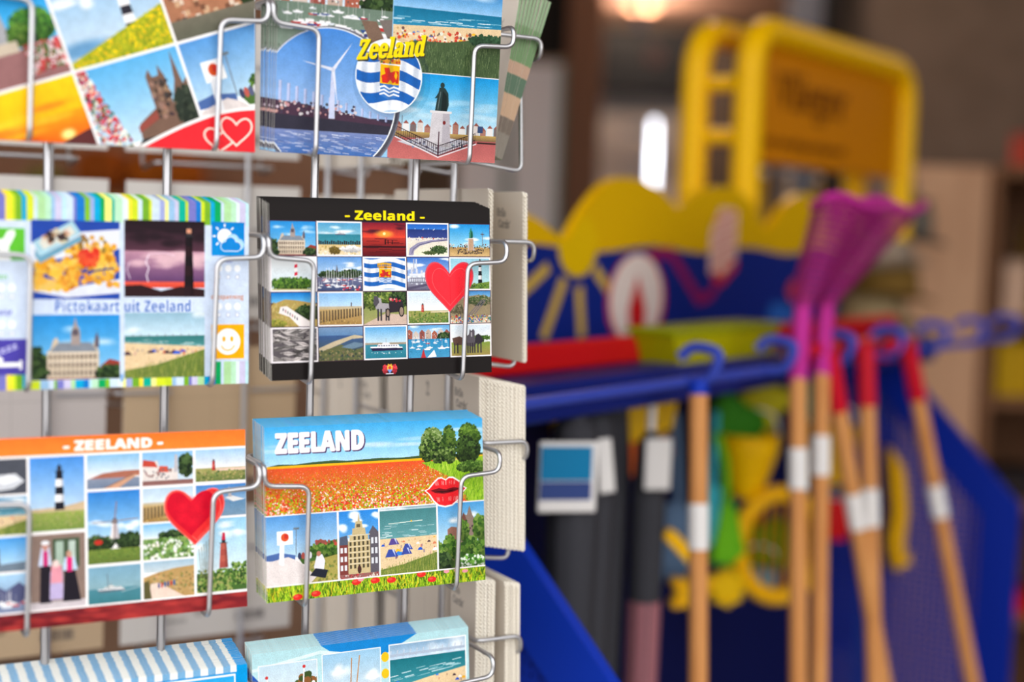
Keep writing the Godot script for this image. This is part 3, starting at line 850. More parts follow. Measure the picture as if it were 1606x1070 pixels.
func tube(st: SurfaceTool, path: PackedVector3Array, r0: float, r1 := -1.0, sides := 10, cap := true) -> void:
	if r1 < 0.0:
		r1 = r0
	var n := path.size()
	var nrm := Vector3.ZERO
	var rings := []
	var outs := []
	for k in n:
		var d := (path[mini(k + 1, n - 1)] - path[maxi(k - 1, 0)]).normalized()
		if nrm == Vector3.ZERO:
			nrm = d.cross(Vector3(0.31, 0.17, 0.93)).normalized()
		nrm = (nrm - d * nrm.dot(d)).normalized()
		var bi := d.cross(nrm)
		var r := lerpf(r0, r1, k / float(maxi(n - 1, 1)))
		var ring := []
		var on := []
		for i in sides:
			var t := i * TAU / sides
			var o := nrm * cos(t) + bi * sin(t)
			on.append(o)
			ring.append(path[k] + o * r)
		rings.append(ring)
		outs.append(on)
	for k in n - 1:
		for i in sides:
			var j := (i + 1) % sides
			var vs := [rings[k][i], rings[k][j], rings[k + 1][j], rings[k + 1][i]]
			var ns := [outs[k][i], outs[k][j], outs[k + 1][j], outs[k + 1][i]]
			for q in [[0, 1, 2], [0, 2, 3]]:
				var f: Vector3 = (vs[q[1]] - vs[q[0]]).cross(vs[q[2]] - vs[q[0]])
				var o: Array = q if f.dot(ns[q[0]]) < 0.0 else [q[0], q[2], q[1]]
				for e in o:
					st.set_normal(ns[e])
					st.set_uv(Vector2(float(i) / sides, float(k) / n))
					st.add_vertex(vs[e])
	if cap:
		for e in [0, n - 1]:
			var d := (path[0] - path[1]).normalized() if e == 0 else (path[n - 1] - path[n - 2]).normalized()
			for i in sides:
				tri(st, path[e], rings[e][i], rings[e][(i + 1) % sides], d)

func lathe(st: SurfaceTool, X: Transform3D, prof: Array, sides := 24, flute := 0.0, nf := 0) -> void:  # prof: [radius, height] pairs
	for k in prof.size() - 1:
		for i in sides:
			var v := []
			for e in [[k, i], [k, i + 1], [k + 1, i + 1], [k + 1, i]]:
				var t: float = e[1] * TAU / sides
				var r: float = prof[e[0]][0] * (1.0 + (flute * cos(t * nf) if nf else 0.0))
				v.append(X * Vector3(r * cos(t), prof[e[0]][1], r * sin(t)))
			var tm := (i + 0.5) * TAU / sides
			var dr: float = prof[k + 1][0] - prof[k][0]
			var dy: float = prof[k + 1][1] - prof[k][1]
			var nn := (X.basis * Vector3(cos(tm) * dy, -dr, sin(tm) * dy)).normalized()
			if nn.is_zero_approx():
				continue
			quad(st, v[0], v[1], v[2], v[3], nn)

func prism(st: SurfaceTool, X: Transform3D, pts: PackedVector2Array, th: float, holes_none := true) -> void:   # outline in x, y extruded about z = 0
	var ix := Geometry2D.triangulate_polygon(pts)
	var z := th * 0.5
	for s in [-1.0, 1.0]:
		var nn := (X.basis * Vector3(0, 0, s)).normalized()
		for k in range(0, ix.size(), 3):
			var v := []
			for e in 3:
				var p := pts[ix[k + e]]
				v.append(X * Vector3(p.x, p.y, z * s))
			tri(st, v[0], v[1], v[2], nn)
	var ccw := not Geometry2D.is_polygon_clockwise(pts)
	for k in pts.size():
		var a := pts[k]
		var b := pts[(k + 1) % pts.size()]
		var d := (b - a).normalized()
		var o := Vector2(d.y, -d.x) if not ccw else Vector2(d.y, -d.x)
		quad(st, X * Vector3(a.x, a.y, -z), X * Vector3(b.x, b.y, -z), X * Vector3(b.x, b.y, z), X * Vector3(a.x, a.y, z), (X.basis * Vector3(o.x, o.y, 0)).normalized())

func vec2s(f: Array) -> PackedVector2Array:
	var q := PackedVector2Array()
	for k in range(0, f.size(), 2):
		q.append(Vector2(f[k], f[k + 1]))
	return q

func mat(c: Color, rough := 0.6, metal := 0.0, spec := 0.3) -> StandardMaterial3D:
	var m := StandardMaterial3D.new()
	m.albedo_color = c
	m.roughness = rough
	m.metallic = metal
	m.metallic_specular = spec
	return m

func grainy(c0: Color, c1: Color, sc: Vector3, rough := 0.7, fr := 0.02) -> StandardMaterial3D:
	var nz := FastNoiseLite.new()
	nz.seed = 5
	nz.frequency = fr
	nz.fractal_octaves = 4
	var tx := NoiseTexture2D.new()
	tx.width = 256
	tx.height = 256
	tx.seamless = true
	tx.noise = nz
	var gr := Gradient.new()
	gr.set_color(0, c0)
	gr.set_color(1, c1)
	tx.color_ramp = gr
	var m := mat(Color.WHITE, rough)
	m.albedo_texture = tx
	m.uv1_triplanar = true
	m.uv1_world_triplanar = false
	m.uv1_scale = sc
	return m

# ---------------------------------------------------------------- objects
func commit(called: String, st: SurfaceTool, m: Material, parent: Node = self) -> MeshInstance3D:
	var o := MeshInstance3D.new()
	o.name = called
	o.mesh = st.commit()
	o.material_override = m
	parent.add_child(o, true)
	return o

var counts := {}
func numbered(called: String) -> String:
	var n: int = counts.get(called, 0)
	counts[called] = n + 1
	return called if n == 0 else "%s_%03d" % [called, n]

func tag(o: Node, label: String, category: String, group := "") -> Node:
	o.set_meta("label", label)
	o.set_meta("category", category)
	if group:
		o.set_meta("group", group)
	return o

func thing(called: String, label: String, category: String, at := Vector3.ZERO, turn := 0.0, group := "") -> Node3D:
	var o := Node3D.new()
	o.name = numbered(called)
	o.position = at
	o.rotation.y = turn
	add_child(o)
	tag(o, label, category, group)
	return o

func struct(called: String, st: SurfaceTool, m: Material) -> MeshInstance3D:
	var o := commit(called, st, m)
	o.set_meta("kind", "structure")
	return o

func slab(called: String, a: Vector3, b: Vector3, m: Material) -> MeshInstance3D:   # a structural box between two corners
	var st := begin()
	rbox(st, Transform3D(Basis(), (a + b) * 0.5), (b - a).abs(), 0.004)
	return struct(called, st, m)
# ---------------------------------------------------------------- printing: a small painter for the postcards' flat print
class Pic:
	var im: Image
	var x0: float
	var y0: float
	var w: float
	var h: float
	var bx: Rect2i
	var rng: RandomNumberGenerator

	static func make(pw: int, ph: int, c: Color, sd: int = 1) -> Pic:
		var p := Pic.new()
		p.im = Image.create(pw, ph, false, Image.FORMAT_RGB8)
		p.im.fill(c)
		p.x0 = 0.0
		p.y0 = 0.0
		p.w = pw
		p.h = ph
		p.bx = Rect2i(0, 0, pw, ph)
		p.rng = RandomNumberGenerator.new()
		p.rng.seed = sd
		return p

	func sub(x: float, y: float, sw: float, sh: float) -> Pic:
		var p := Pic.new()
		p.im = im
		p.x0 = x0 + x * w
		p.y0 = y0 + y * h
		p.w = sw * w
		p.h = sh * h
		var a := Vector2i(roundi(p.x0), roundi(p.y0))
		var b := Vector2i(roundi(p.x0 + p.w), roundi(p.y0 + p.h))
		p.bx = Rect2i(a, b - a).intersection(bx)
		p.rng = rng
		return p

	func framed(x: float, y: float, sw: float, sh: float, c: Color, px: float) -> Pic:
		var p := sub(x, y, sw, sh)
		p.r(0, 0, 1, 1, c)
		return p.sub(px / p.w, px / p.h, 1.0 - 2.0 * px / p.w, 1.0 - 2.0 * px / p.h)

	func tex() -> ImageTexture:
		return ImageTexture.create_from_image(im)

	func span(yy: int, a: float, b: float, c: Color) -> void:
		if yy < bx.position.y or yy >= bx.end.y:
			return
		var i := maxi(ceili(a - 0.5), bx.position.x)
		var j := mini(ceili(b - 0.5), bx.end.x)
		if j > i:
			im.fill_rect(Rect2i(i, yy, j - i, 1), c)

	func r(x: float, y: float, rw: float, rh: float, c: Color) -> void:
		var a := Vector2i(roundi(x0 + x * w), roundi(y0 + y * h))
		var b := Vector2i(roundi(x0 + (x + rw) * w), roundi(y0 + (y + rh) * h))
		var q := Rect2i(a, b - a).intersection(bx)
		if q.has_area():
			im.fill_rect(q, c)

	func raw(q: PackedVector2Array, c: Color) -> void:
		var lo := 1e9
		var hi := -1e9
		for v in q:
			lo = minf(lo, v.y)
			hi = maxf(hi, v.y)
		var n := q.size()
		for yy in range(maxi(ceili(lo - 0.5), bx.position.y), mini(ceili(hi - 0.5), bx.end.y)):
			var cy := yy + 0.5
			var xs: Array[float] = []
			for k in n:
				var a := q[k]
				var b := q[(k + 1) % n]
				if (a.y <= cy) != (b.y <= cy):
					xs.append(a.x + (cy - a.y) / (b.y - a.y) * (b.x - a.x))
			xs.sort()
			for k in range(0, xs.size() - 1, 2):
				span(yy, xs[k], xs[k + 1], c)

	func p(f: Array, c: Color) -> void:
		var q := PackedVector2Array()
		for k in range(0, f.size(), 2):
			q.append(Vector2(x0 + f[k] * w, y0 + f[k + 1] * h))
		raw(q, c)

	func l(ax: float, ay: float, bx_: float, by: float, px: float, c: Color) -> void:
		var a := Vector2(x0 + ax * w, y0 + ay * h)
		var b := Vector2(x0 + bx_ * w, y0 + by * h)
		var d := (b - a).normalized().orthogonal() * px * 0.5
		raw(PackedVector2Array([a + d, b + d, b - d, a - d]), c)

	func path(f: Array, px: float, c: Color) -> void:
		for k in range(0, f.size() - 2, 2):
			l(f[k], f[k + 1], f[k + 2], f[k + 3], px, c)
			dot(f[k + 2], f[k + 3], px * 0.5, c)

	func e(cx: float, cy: float, rx: float, ry: float, c: Color) -> void:
		var X := x0 + cx * w
		var Y := y0 + cy * h
		var A := absf(rx * w)
		var B := absf(ry * h)
		for yy in range(floori(Y - B), ceili(Y + B) + 1):
			var t := (yy + 0.5 - Y) / B
			if absf(t) < 1.0:
				var d := A * sqrt(1.0 - t * t)
				span(yy, X - d, X + d, c)

	func dot(cx: float, cy: float, px: float, c: Color) -> void:
		e(cx, cy, px / w, px / h, c)

	func g(ya: float, yb: float, c0: Color, c1: Color) -> void:
		var a := roundi(y0 + ya * h)
		var b := roundi(y0 + yb * h)
		for yy in range(a, b):
			span(yy, x0, x0 + w, c0.lerp(c1, (yy - a + 0.5) / maxf(1.0, b - a)))

	func mix(x: int, y: int, c: Color, a: float) -> void:
		if x >= bx.position.x and y >= bx.position.y and x < bx.end.x and y < bx.end.y:
			im.set_pixel(x, y, im.get_pixel(x, y).lerp(c, a))

	func blob(cx: float, cy: float, rx: float, ry: float, c: Color, al: float) -> void:
		var X := x0 + cx * w
		var Y := y0 + cy * h
		var A := rx * w
		var B := ry * h
		for yy in range(floori(Y - B), ceili(Y + B)):
			for xx in range(floori(X - A), ceili(X + A)):
				var d := Vector2((xx + 0.5 - X) / A, (yy + 0.5 - Y) / B).length()
				if d < 1.0:
					mix(xx, yy, c, al * smoothstep(1.0, 0.25, d))

	func clouds(ya: float, yb: float, n: int, c := Color(1, 1, 1), al := 0.5) -> void:
		for k in n:
			var cx := rng.randf()
			var cy := rng.randf_range(ya, yb)
			for j in 3:
				blob(cx + rng.randf_range(-0.1, 0.1), cy + rng.randf_range(-0.03, 0.03), rng.randf_range(0.08, 0.22), rng.randf_range(0.03, 0.09), c, al)

	func spots(xa: float, ya: float, xb: float, yb: float, n: int, cols: Array, s0: float, s1: float) -> void:
		for k in n:
			var s := rng.randf_range(s0, s1)
			var c: Color = cols[rng.randi() % cols.size()]
			dot(rng.randf_range(xa, xb), rng.randf_range(ya, yb), s * h, c.lerp(Color(rng.randf(), rng.randf(), rng.randf()), 0.06))

	func bush(cx: float, cy: float, rx: float, ry: float, n: int, cols: Array, s: float) -> void:
		var base: Color = cols[0]
		e(cx, cy, rx * 0.86, ry * 0.86, base.darkened(0.3))
		for k in n:
			var t := rng.randf() * TAU
			var d := sqrt(rng.randf())
			var c: Color = cols[rng.randi() % cols.size()]
			var yy := cy + sin(t) * d * ry
			c = c.darkened(clampf((yy - cy) / ry * 0.25 + 0.1, 0.0, 0.5))
			dot(cx + cos(t) * d * rx, yy, s * h * rng.randf_range(0.6, 1.3), c)

	func boats(xa: float, xb: float, y: float, n: int, s: float) -> void:
		for k in n:
			var x := rng.randf_range(xa, xb)
			var yy := y + rng.randf_range(-0.04, 0.06)
			var q := s * rng.randf_range(0.6, 1.2)
			var c := [Color(0.93, 0.93, 0.95), Color(0.85, 0.87, 0.9), Color(0.2, 0.3, 0.55), Color(0.75, 0.2, 0.2)][[0, 0, 0, 1, 1, 2, 3][rng.randi() % 7]] as Color
			l(x, yy, x, yy - q * 2.6, 1.2, Color(0.85, 0.85, 0.86))
			p([x - q, yy, x + q, yy, x + q * 0.7, yy + q * 0.45, x - q * 0.7, yy + q * 0.45], c)
			r(x - q * 0.4, yy - q * 0.3, q * 0.7, q * 0.3, Color(0.95, 0.95, 0.95))

	func tents(xa: float, ya: float, xb: float, yb: float, n: int, s: float) -> void:
		var cols := [Color(0.15, 0.35, 0.8), Color(0.9, 0.25, 0.2), Color(0.95, 0.7, 0.15), Color(0.2, 0.5, 0.85), Color(0.95, 0.95, 0.95), Color(0.3, 0.2, 0.25), Color(0.85, 0.5, 0.35)]
		for k in n:
			var y := ya + (yb - ya) * (k + rng.randf()) / n
			var x := rng.randf_range(xa, xb)
			var q := s * (0.45 + 0.8 * (y - ya) / maxf(0.01, yb - ya))
			var c: Color = cols[rng.randi() % cols.size()]
			if rng.randf() < 0.5:
				r(x, y - q, q * 0.35, q, Color(0.75, 0.45, 0.35).lerp(c, 0.4))
			else:
				p([x - q, y, x - q * 0.6, y - q * 0.7, x, y - q, x + q * 0.6, y - q * 0.7, x + q, y], c)

	func grain(amt: float, fr: float) -> void:
		var nz := FastNoiseLite.new()
		nz.seed = rng.randi() % 9999
		nz.frequency = fr
		nz.fractal_octaves = 2
		for yy in range(bx.position.y, bx.end.y):
			for xx in range(bx.position.x, bx.end.x):
				var v := 1.0 + amt * nz.get_noise_2d(xx, yy)
				var c := im.get_pixel(xx, yy)
				im.set_pixel(xx, yy, Color(c.r * v, c.g * v, c.b * v))

	func text(s: String, cx: float, cy: float, tw: float, th: float, c: Color, serif := false, rot := 0.0, shear := 0.0, grow := 0.0, bold := true) -> void:
		var f := SystemFont.new()
		f.font_names = PackedStringArray(["Droid Serif" if serif else "Droid Sans"])
		f.font_weight = 700 if bold else 400
		var t := TextMesh.new()
		t.text = s
		t.font = f
		t.font_size = 64
		t.depth = 0.0
		t.pixel_size = 1.0
		var a := t.surface_get_arrays(0)
		var vs: PackedVector3Array = a[Mesh.ARRAY_VERTEX]
		var ix: PackedInt32Array = a[Mesh.ARRAY_INDEX]
		var lo := Vector2(1e9, 1e9)
		var hi := -lo
		for v in vs:
			lo = lo.min(Vector2(v.x, v.y))
			hi = hi.max(Vector2(v.x, v.y))
		var q := PackedVector2Array()
		for v in vs:
			var u := Vector2((v.x - lo.x) / (hi.x - lo.x) - 0.5, 0.5 - (v.y - lo.y) / (hi.y - lo.y))
			var m := Vector2(u.x * tw * w - u.y * th * h * shear, u.y * th * h).rotated(rot)
			q.append(Vector2(x0 + cx * w, y0 + cy * h) + m)
		var offs := [Vector2.ZERO]
		if grow > 0.0:
			for k in 10:
				offs.append(Vector2.from_angle(k * TAU / 10.0) * grow)
		for o in offs:
			for k in range(0, ix.size(), 3):
				raw(PackedVector2Array([q[ix[k]] + o, q[ix[k + 1]] + o, q[ix[k + 2]] + o]), c)

	func heart(cx: float, cy: float, rx: float, ry: float, c: Color) -> void:
		p(heart_pts(cx, cy, rx, ry), c)

	static func heart_pts(cx: float, cy: float, rx: float, ry: float) -> Array:
		var f := []
		for k in 48:
			var t := k * TAU / 48.0
			f.append(cx + rx * pow(absf(sin(t)), 2.15) * signf(sin(t)))
			f.append(cy - ry * (13.0 * cos(t) - 5.0 * cos(2 * t) - 2.0 * cos(3 * t) - cos(4 * t) + 2.5) / 14.5)
		return f

	func paste(src: Pic, o: Vector2, ux: Vector2, uy: Vector2) -> void:  # src laid onto this print with its corner at o and its sides ux, uy (pixels)
		var m := Transform2D(ux, uy, o).affine_inverse()
		var q := [o, o + ux, o + uy, o + ux + uy]
		var lo: Vector2 = q[0]
		var hi: Vector2 = q[0]
		for v in q:
			lo = lo.min(v)
			hi = hi.max(v)
		for yy in range(maxi(int(lo.y), bx.position.y), mini(int(hi.y) + 1, bx.end.y)):
			for xx in range(maxi(int(lo.x), bx.position.x), mini(int(hi.x) + 1, bx.end.x)):
				var v: Vector2 = m * Vector2(xx + 0.5, yy + 0.5)
				if v.x >= 0.0 and v.y >= 0.0 and v.x < 1.0 and v.y < 1.0:
					im.set_pixel(xx, yy, src.im.get_pixel(int(v.x * src.w), int(v.y * src.h)))


func k8(r: int, g: int, b: int) -> Color:
	return Color8(r, g, b)

var GREENS := [Color8(70, 110, 40), Color8(95, 135, 50), Color8(50, 85, 35), Color8(120, 150, 65)]
var DARKG := [Color8(40, 62, 34), Color8(58, 82, 42), Color8(28, 45, 28), Color8(75, 100, 55)]
var SAND := [Color8(225, 195, 150), Color8(240, 215, 175), Color8(205, 170, 120)]

func ph_hall(p: Pic, dark := 0.0) -> void:   # old town hall with one tall spire
	p.g(0, 1, k8(35, 140, 215), k8(150, 205, 240))
	p.clouds(0.1, 0.6, 4, Color.WHITE, 0.3)
	p.bush(0.02, 0.72, 0.16, 0.25, 90, DARKG, 0.035)
	p.p([0.78, 1, 0.78, 0.78, 0.88, 0.68, 1, 0.72, 1, 1], k8(150, 60, 50))
	p.p([0.17, 1, 0.17, 0.56, 0.21, 0.52, 0.24, 0.38, 0.28, 0.34, 0.33, 0.5, 0.68, 0.5, 0.71, 0.38, 0.74, 0.5, 0.76, 0.56, 0.76, 1], k8(205, 188, 165))
	p.p([0.2, 0.56, 0.3, 0.42, 0.66, 0.42, 0.74, 0.56], k8(130, 138, 150))
	p.p([0.44, 0.46, 0.44, 0.28, 0.46, 0.2, 0.47, 0.16, 0.49, 0.03, 0.51, 0.16, 0.53, 0.2, 0.545, 0.28, 0.545, 0.46], k8(165, 150, 145))
	p.r(0.455, 0.22, 0.07, 0.1, k8(95, 85, 95))
	p.p([0.71, 0.5, 0.71, 0.36, 0.735, 0.26, 0.76, 0.36, 0.76, 0.5], k8(100, 92, 105))
	for i in 11:
		for j in 3:
			p.r(0.2 + i * 0.05, 0.6 + j * 0.125, 0.022, 0.075, k8(95, 80, 78))
	p.r(0.17, 0.575, 0.59, 0.015, k8(235, 222, 205))
	p.r(0.17, 0.7, 0.59, 0.015, k8(235, 222, 205))
	p.r(0.0, 0.96, 1, 0.04, k8(150, 95, 90))
	p.bush(0.88, 0.9, 0.16, 0.12, 60, DARKG, 0.035)
	p.bush(0.08, 0.9, 0.1, 0.12, 50, DARKG, 0.035)

func ph_beach(p: Pic, sky: Color, sea: Color, hz: float, sand_y: float, tents := 14, grass := 0.0, slope := 0.0) -> void:
	p.g(0, hz, sky.darkened(0.12), sky.lightened(0.45))
	p.clouds(0, hz * 0.8, 3, Color.WHITE, 0.35)
	p.g(hz, sand_y + 0.12, sea.darkened(0.15), sea.lightened(0.15))
	for k in 26:
		var yy := sand_y - 0.01 - (sand_y - hz) * 0.5 * pow(p.rng.randf(), 1.7)
		var xx := p.rng.randf()
		yy += slope * (0.6 - xx)
		p.l(xx - 0.06, yy + slope * 0.05, xx + 0.06, yy - slope * 0.05, p.h * p.rng.randf_range(0.005, 0.013), sea.lerp(Color(0.93, 0.96, 0.97), p.rng.randf_range(0.3, 0.9)))
	p.p([0, sand_y + slope, 0.5, sand_y + slope * 0.35, 1, sand_y - slope * 0.2, 1, 1, 0, 1], k8(228, 200, 158))
	p.spots(0, sand_y + maxf(slope, 0.0) + 0.02, 1, 1, 120, SAND, 0.006, 0.014)
	p.tents(0.02, sand_y + 0.04, 0.98, 1.0 - grass, tents, 0.05)
	if grass > 0.0:
		p.p([0, 1.0 - grass * 0.35, 0.4, 1.0 - grass * 0.6, 1, 1.0 - grass * 1.25, 1, 1, 0, 1], k8(105, 125, 55))
		for k in 240:
			var x := p.rng.randf()
			var y := 1.0 - grass * (0.3 + 0.9 * x) * p.rng.randf()
			p.l(x, y + 0.05, x + p.rng.randf_range(-0.02, 0.03), y - 0.05, 1.3, [k8(140, 150, 60), k8(85, 110, 45), k8(165, 165, 90)][k % 3])

func ph_light(p: Pic, x: float, ya: float, yb: float, hw: float, c1: Color, c2: Color, bands: int) -> void:
	for k in bands:
		var a := float(k) / bands
		var b := float(k + 1) / bands
		var wa := hw * (0.7 + 0.35 * a)
		var wb := hw * (0.7 + 0.35 * b)
		p.p([x - wa, lerpf(ya, yb, a), x + wa, lerpf(ya, yb, a), x + wb, lerpf(ya, yb, b), x - wb, lerpf(ya, yb, b)], c1 if k % 2 == 0 else c2)
		p.p([x + wa * 0.35, lerpf(ya, yb, a), x + wa, lerpf(ya, yb, a), x + wb, lerpf(ya, yb, b), x + wb * 0.35, lerpf(ya, yb, b)], (c1 if k % 2 == 0 else c2).darkened(0.2))
	var hh := (yb - ya) * 0.09
	p.r(x - hw * 0.95, ya - hh * 0.2, hw * 1.9, hh * 0.3, k8(40, 40, 45))
	p.r(x - hw * 0.45, ya - hh * 1.2, hw * 0.9, hh * 1.1, k8(50, 48, 52))
	p.p([x - hw * 0.55, ya - hh * 1.1, x, ya - hh * 2.2, x + hw * 0.55, ya - hh * 1.1], k8(45, 42, 46))

func ph_flag(p: Pic, bgc: Color) -> void:   # a waving flag of blue and white bars with a crowned shield
	p.g(0, 1, bgc, bgc.lightened(0.4))
	var wave := func(x: float) -> float: return 0.055 * sin(x * 6.5 + 0.6) + (x - 0.5) * 0.08
	for b in 7:
		var f := []
		for k in 15:
			var x := k / 14.0
			f.append_array([x, 0.02 + b * 0.142 + wave.call(x)])
		for k in range(14, -1, -1):
			var x := k / 14.0
			f.append_array([x, 0.02 + (b + 1) * 0.142 + wave.call(x)])
		p.p(f, k8(30, 100, 185) if b % 2 == 1 else k8(240, 244, 250))
	for k in 8:
		var x := 0.34 + k * 0.043
		p.e(x, 0.17 - absf(k - 3.5) * -0.008, 0.022, 0.04, k8(235, 175, 20))
		p.p([x - 0.02, 0.29, x, 0.15, x + 0.02, 0.29], k8(225, 160, 25))
	p.r(0.35, 0.27, 0.32, 0.06, k8(215, 145, 30))
	p.spots(0.36, 0.28, 0.66, 0.32, 8, [k8(190, 40, 40), k8(60, 110, 60)], 0.012, 0.018)
	p.p([0.36, 0.34, 0.66, 0.35, 0.66, 0.62, 0.36, 0.61], k8(245, 185, 10))
	p.p([0.40, 0.60, 0.38, 0.5, 0.44, 0.47, 0.42, 0.39, 0.5, 0.38, 0.52, 0.45, 0.6, 0.42, 0.58, 0.5, 0.62, 0.56, 0.56, 0.6, 0.52, 0.55, 0.48, 0.6], k8(215, 45, 30))
	p.p([0.60, 0.6, 0.63, 0.48, 0.6, 0.42, 0.65, 0.43, 0.65, 0.6], k8(200, 50, 30))
	p.p([0.36, 0.61, 0.66, 0.62, 0.64, 0.78, 0.51, 0.84, 0.38, 0.77], k8(60, 120, 195))
	for k in 3:
		p.path([0.36, 0.66 + k * 0.05, 0.43, 0.64 + k * 0.05, 0.51, 0.68 + k * 0.05, 0.58, 0.65 + k * 0.05, 0.66, 0.67 + k * 0.05], p.h * 0.022, Color.WHITE)
	for k in 5:
		p.blob(0.12 + k * 0.2, 0.5, 0.07, 0.6, k8(20, 50, 100), 0.18)

func ph_statue(p: Pic, x: float, yb: float, yt: float, s: float, c: Color) -> void:  # bronze figure on a stone pedestal
	var hgt := yb - yt
	var pw := s * 0.5
	p.p([x - pw, yb, x - pw * 0.82, yt + hgt * 0.46, x + pw * 0.82, yt + hgt * 0.46, x + pw, yb], k8(205, 200, 205))
	p.p([x + pw * 0.2, yb, x + pw * 0.2, yt + hgt * 0.46, x + pw * 0.82, yt + hgt * 0.46, x + pw, yb], k8(178, 172, 180))
	p.r(x - pw, yt + hgt * 0.44, pw * 2, hgt * 0.035, k8(220, 216, 218))
	p.r(x - pw * 1.1, yb - hgt * 0.07, pw * 2.2, hgt * 0.07, k8(190, 186, 190))
	p.e(x + pw * 0.35, yt + hgt * 0.62, pw * 0.14, hgt * 0.03, k8(120, 40, 40))
	p.p([x - pw * 0.55, yt + hgt * 0.44, x - pw * 0.4, yt + hgt * 0.24, x - pw * 0.62, yt + hgt * 0.25, x - pw * 0.3, yt + hgt * 0.16, x - pw * 0.22, yt + hgt * 0.08, x + pw * 0.3, yt + hgt * 0.08, x + pw * 0.62, yt + hgt * 0.16, x + pw * 0.7, yt + hgt * 0.34, x + pw * 0.55, yt + hgt * 0.44], c)
	p.p([x, yt + hgt * 0.44, x + pw * 0.1, yt + hgt * 0.12, x + pw * 0.5, yt + hgt * 0.2, x + pw * 0.55, yt + hgt * 0.44], c.darkened(0.35))
	p.l(x - pw * 0.1, yt + hgt * 0.14, x - pw * 0.3, yt + hgt * 0.42, p.h * 0.012, c.lightened(0.25))
	p.e(x + pw * 0.05, yt + hgt * 0.04, pw * 0.2, hgt * 0.045, c)

func ph_ship(p: Pic, cx: float, cy: float, s: float, hull: Color, sup: Color) -> void:
	p.p([cx - s, cy - s * 0.12, cx + s * 0.95, cy - s * 0.08, cx + s, cy + s * 0.12, cx - s * 0.85, cy + s * 0.17], hull)
	p.p([cx - s, cy - s * 0.2, cx + s * 0.95, cy - s * 0.14, cx + s * 0.97, cy - s * 0.05, cx - s * 0.97, cy - s * 0.09], Color(0.95, 0.95, 0.97))
	p.p([cx - s * 0.6, cy - s * 0.17, cx - s * 0.5, cy - s * 0.38, cx + s * 0.7, cy - s * 0.34, cx + s * 0.8, cy - s * 0.14], sup)
	for k in 8:
		p.r(cx - s * 0.5 + k * s * 0.15, cy - s * 0.29, s * 0.09, s * 0.07, k8(60, 80, 110))
	p.p([cx - s * 0.3, cy - s * 0.37, cx - s * 0.22, cy - s * 0.52, cx + s * 0.15, cy - s * 0.5, cx + s * 0.2, cy - s * 0.35], sup.darkened(0.05))
	p.l(cx - s * 0.05, cy - s * 0.5, cx - s * 0.05, cy - s * 0.85, p.h * 0.015, k8(150, 150, 155))

func ph_windmill(p: Pic) -> void:
	p.g(0, 0.62, k8(45, 125, 205), k8(165, 205, 235))
	p.clouds(0.4, 0.55, 5, Color.WHITE, 0.5)
	p.bush(0.2, 0.72, 0.3, 0.12, 160, DARKG, 0.02)
	p.bush(0.8, 0.7, 0.3, 0.12, 160, DARKG, 0.02)
	p.p([0.42, 0.66, 0.46, 0.45, 0.56, 0.45, 0.6, 0.66], k8(228, 222, 222))
	p.p([0.52, 0.66, 0.52, 0.45, 0.56, 0.45, 0.6, 0.66], k8(190, 182, 188))
	p.p([0.45, 0.45, 0.48, 0.38, 0.55, 0.38, 0.57, 0.45], k8(90, 80, 80))
	p.path([0.55, 0.15, 0.51, 0.42, 0.5, 0.66], p.w * 0.022, k8(140, 110, 105))
	p.path([0.08, 0.43, 0.51, 0.42, 0.95, 0.4], p.w * 0.022, k8(150, 140, 145))
	p.e(0.2, 0.7, 0.08, 0.035, k8(200, 50, 40))
	p.g(0.8, 1, k8(120, 140, 60), k8(95, 115, 50))
	p.spots(0, 0.8, 1, 1, 90, GREENS, 0.006, 0.012)

func ph_promenade(p: Pic) -> void:   # sea-front path with a white rescue sign and people on a bench
	p.g(0, 0.62, k8(85, 150, 215), k8(190, 220, 240))
	p.p([0, 0.56, 0.18, 0.53, 0.4, 0.58, 0.4, 0.66, 0, 0.64], k8(75, 105, 165))
	p.p([0.45, 0.64, 0.62, 0.5, 0.85, 0.42, 1, 0.4, 1, 0.8, 0.5, 0.72], k8(75, 110, 50))
	p.bush(0.82, 0.55, 0.26, 0.13, 220, GREENS, 0.022)
	p.spots(0.7, 0.4, 1, 0.47, 14, [k8(185, 80, 60), k8(150, 70, 60)], 0.015, 0.03)
	p.p([0.55, 1, 0.6, 0.7, 1, 0.62, 1, 1], k8(165, 155, 80))
	p.spots(0.62, 0.7, 1, 1, 90, [k8(190, 175, 90), k8(120, 130, 60)], 0.008, 0.02)
	p.p([0, 0.66, 0.3, 0.6, 0.42, 0.66, 0.7, 0.92, 0.62, 1, 0, 1], k8(226, 216, 214))
	p.r(0.15, 0.22, 0.22, 0.2, k8(250, 250, 250))
	p.e(0.26, 0.31, 0.055, 0.06, k8(215, 85, 40))
	p.r(0.25, 0.27, 0.05, 0.06, k8(200, 50, 40))
	p.p([0.17, 0.7, 0.19, 0.4, 0.25, 0.4, 0.24, 0.72], k8(240, 242, 246))
	p.path([0.42, 0.2, 0.41, 0.6], p.w * 0.012, k8(120, 130, 145))
	p.r(0.38, 0.18, 0.08, 0.03, k8(110, 120, 130))
	for k in 4:
		var x: float = 0.46 + k * 0.05
		p.e(x, 0.6, 0.025, 0.05, [k8(60, 65, 95), k8(190, 90, 80), k8(90, 95, 130), k8(225, 225, 230)][k])
	p.p([0.66, 0.78, 0.7, 0.62, 0.78, 0.6, 0.82, 0.7, 0.8, 0.84, 0.68, 0.86], k8(230, 230, 236))
	p.e(0.73, 0.59, 0.03, 0.04, k8(185, 120, 100))
	p.p([0.6, 0.9, 0.68, 0.8, 0.86, 0.84, 0.82, 0.96], k8(35, 38, 50))

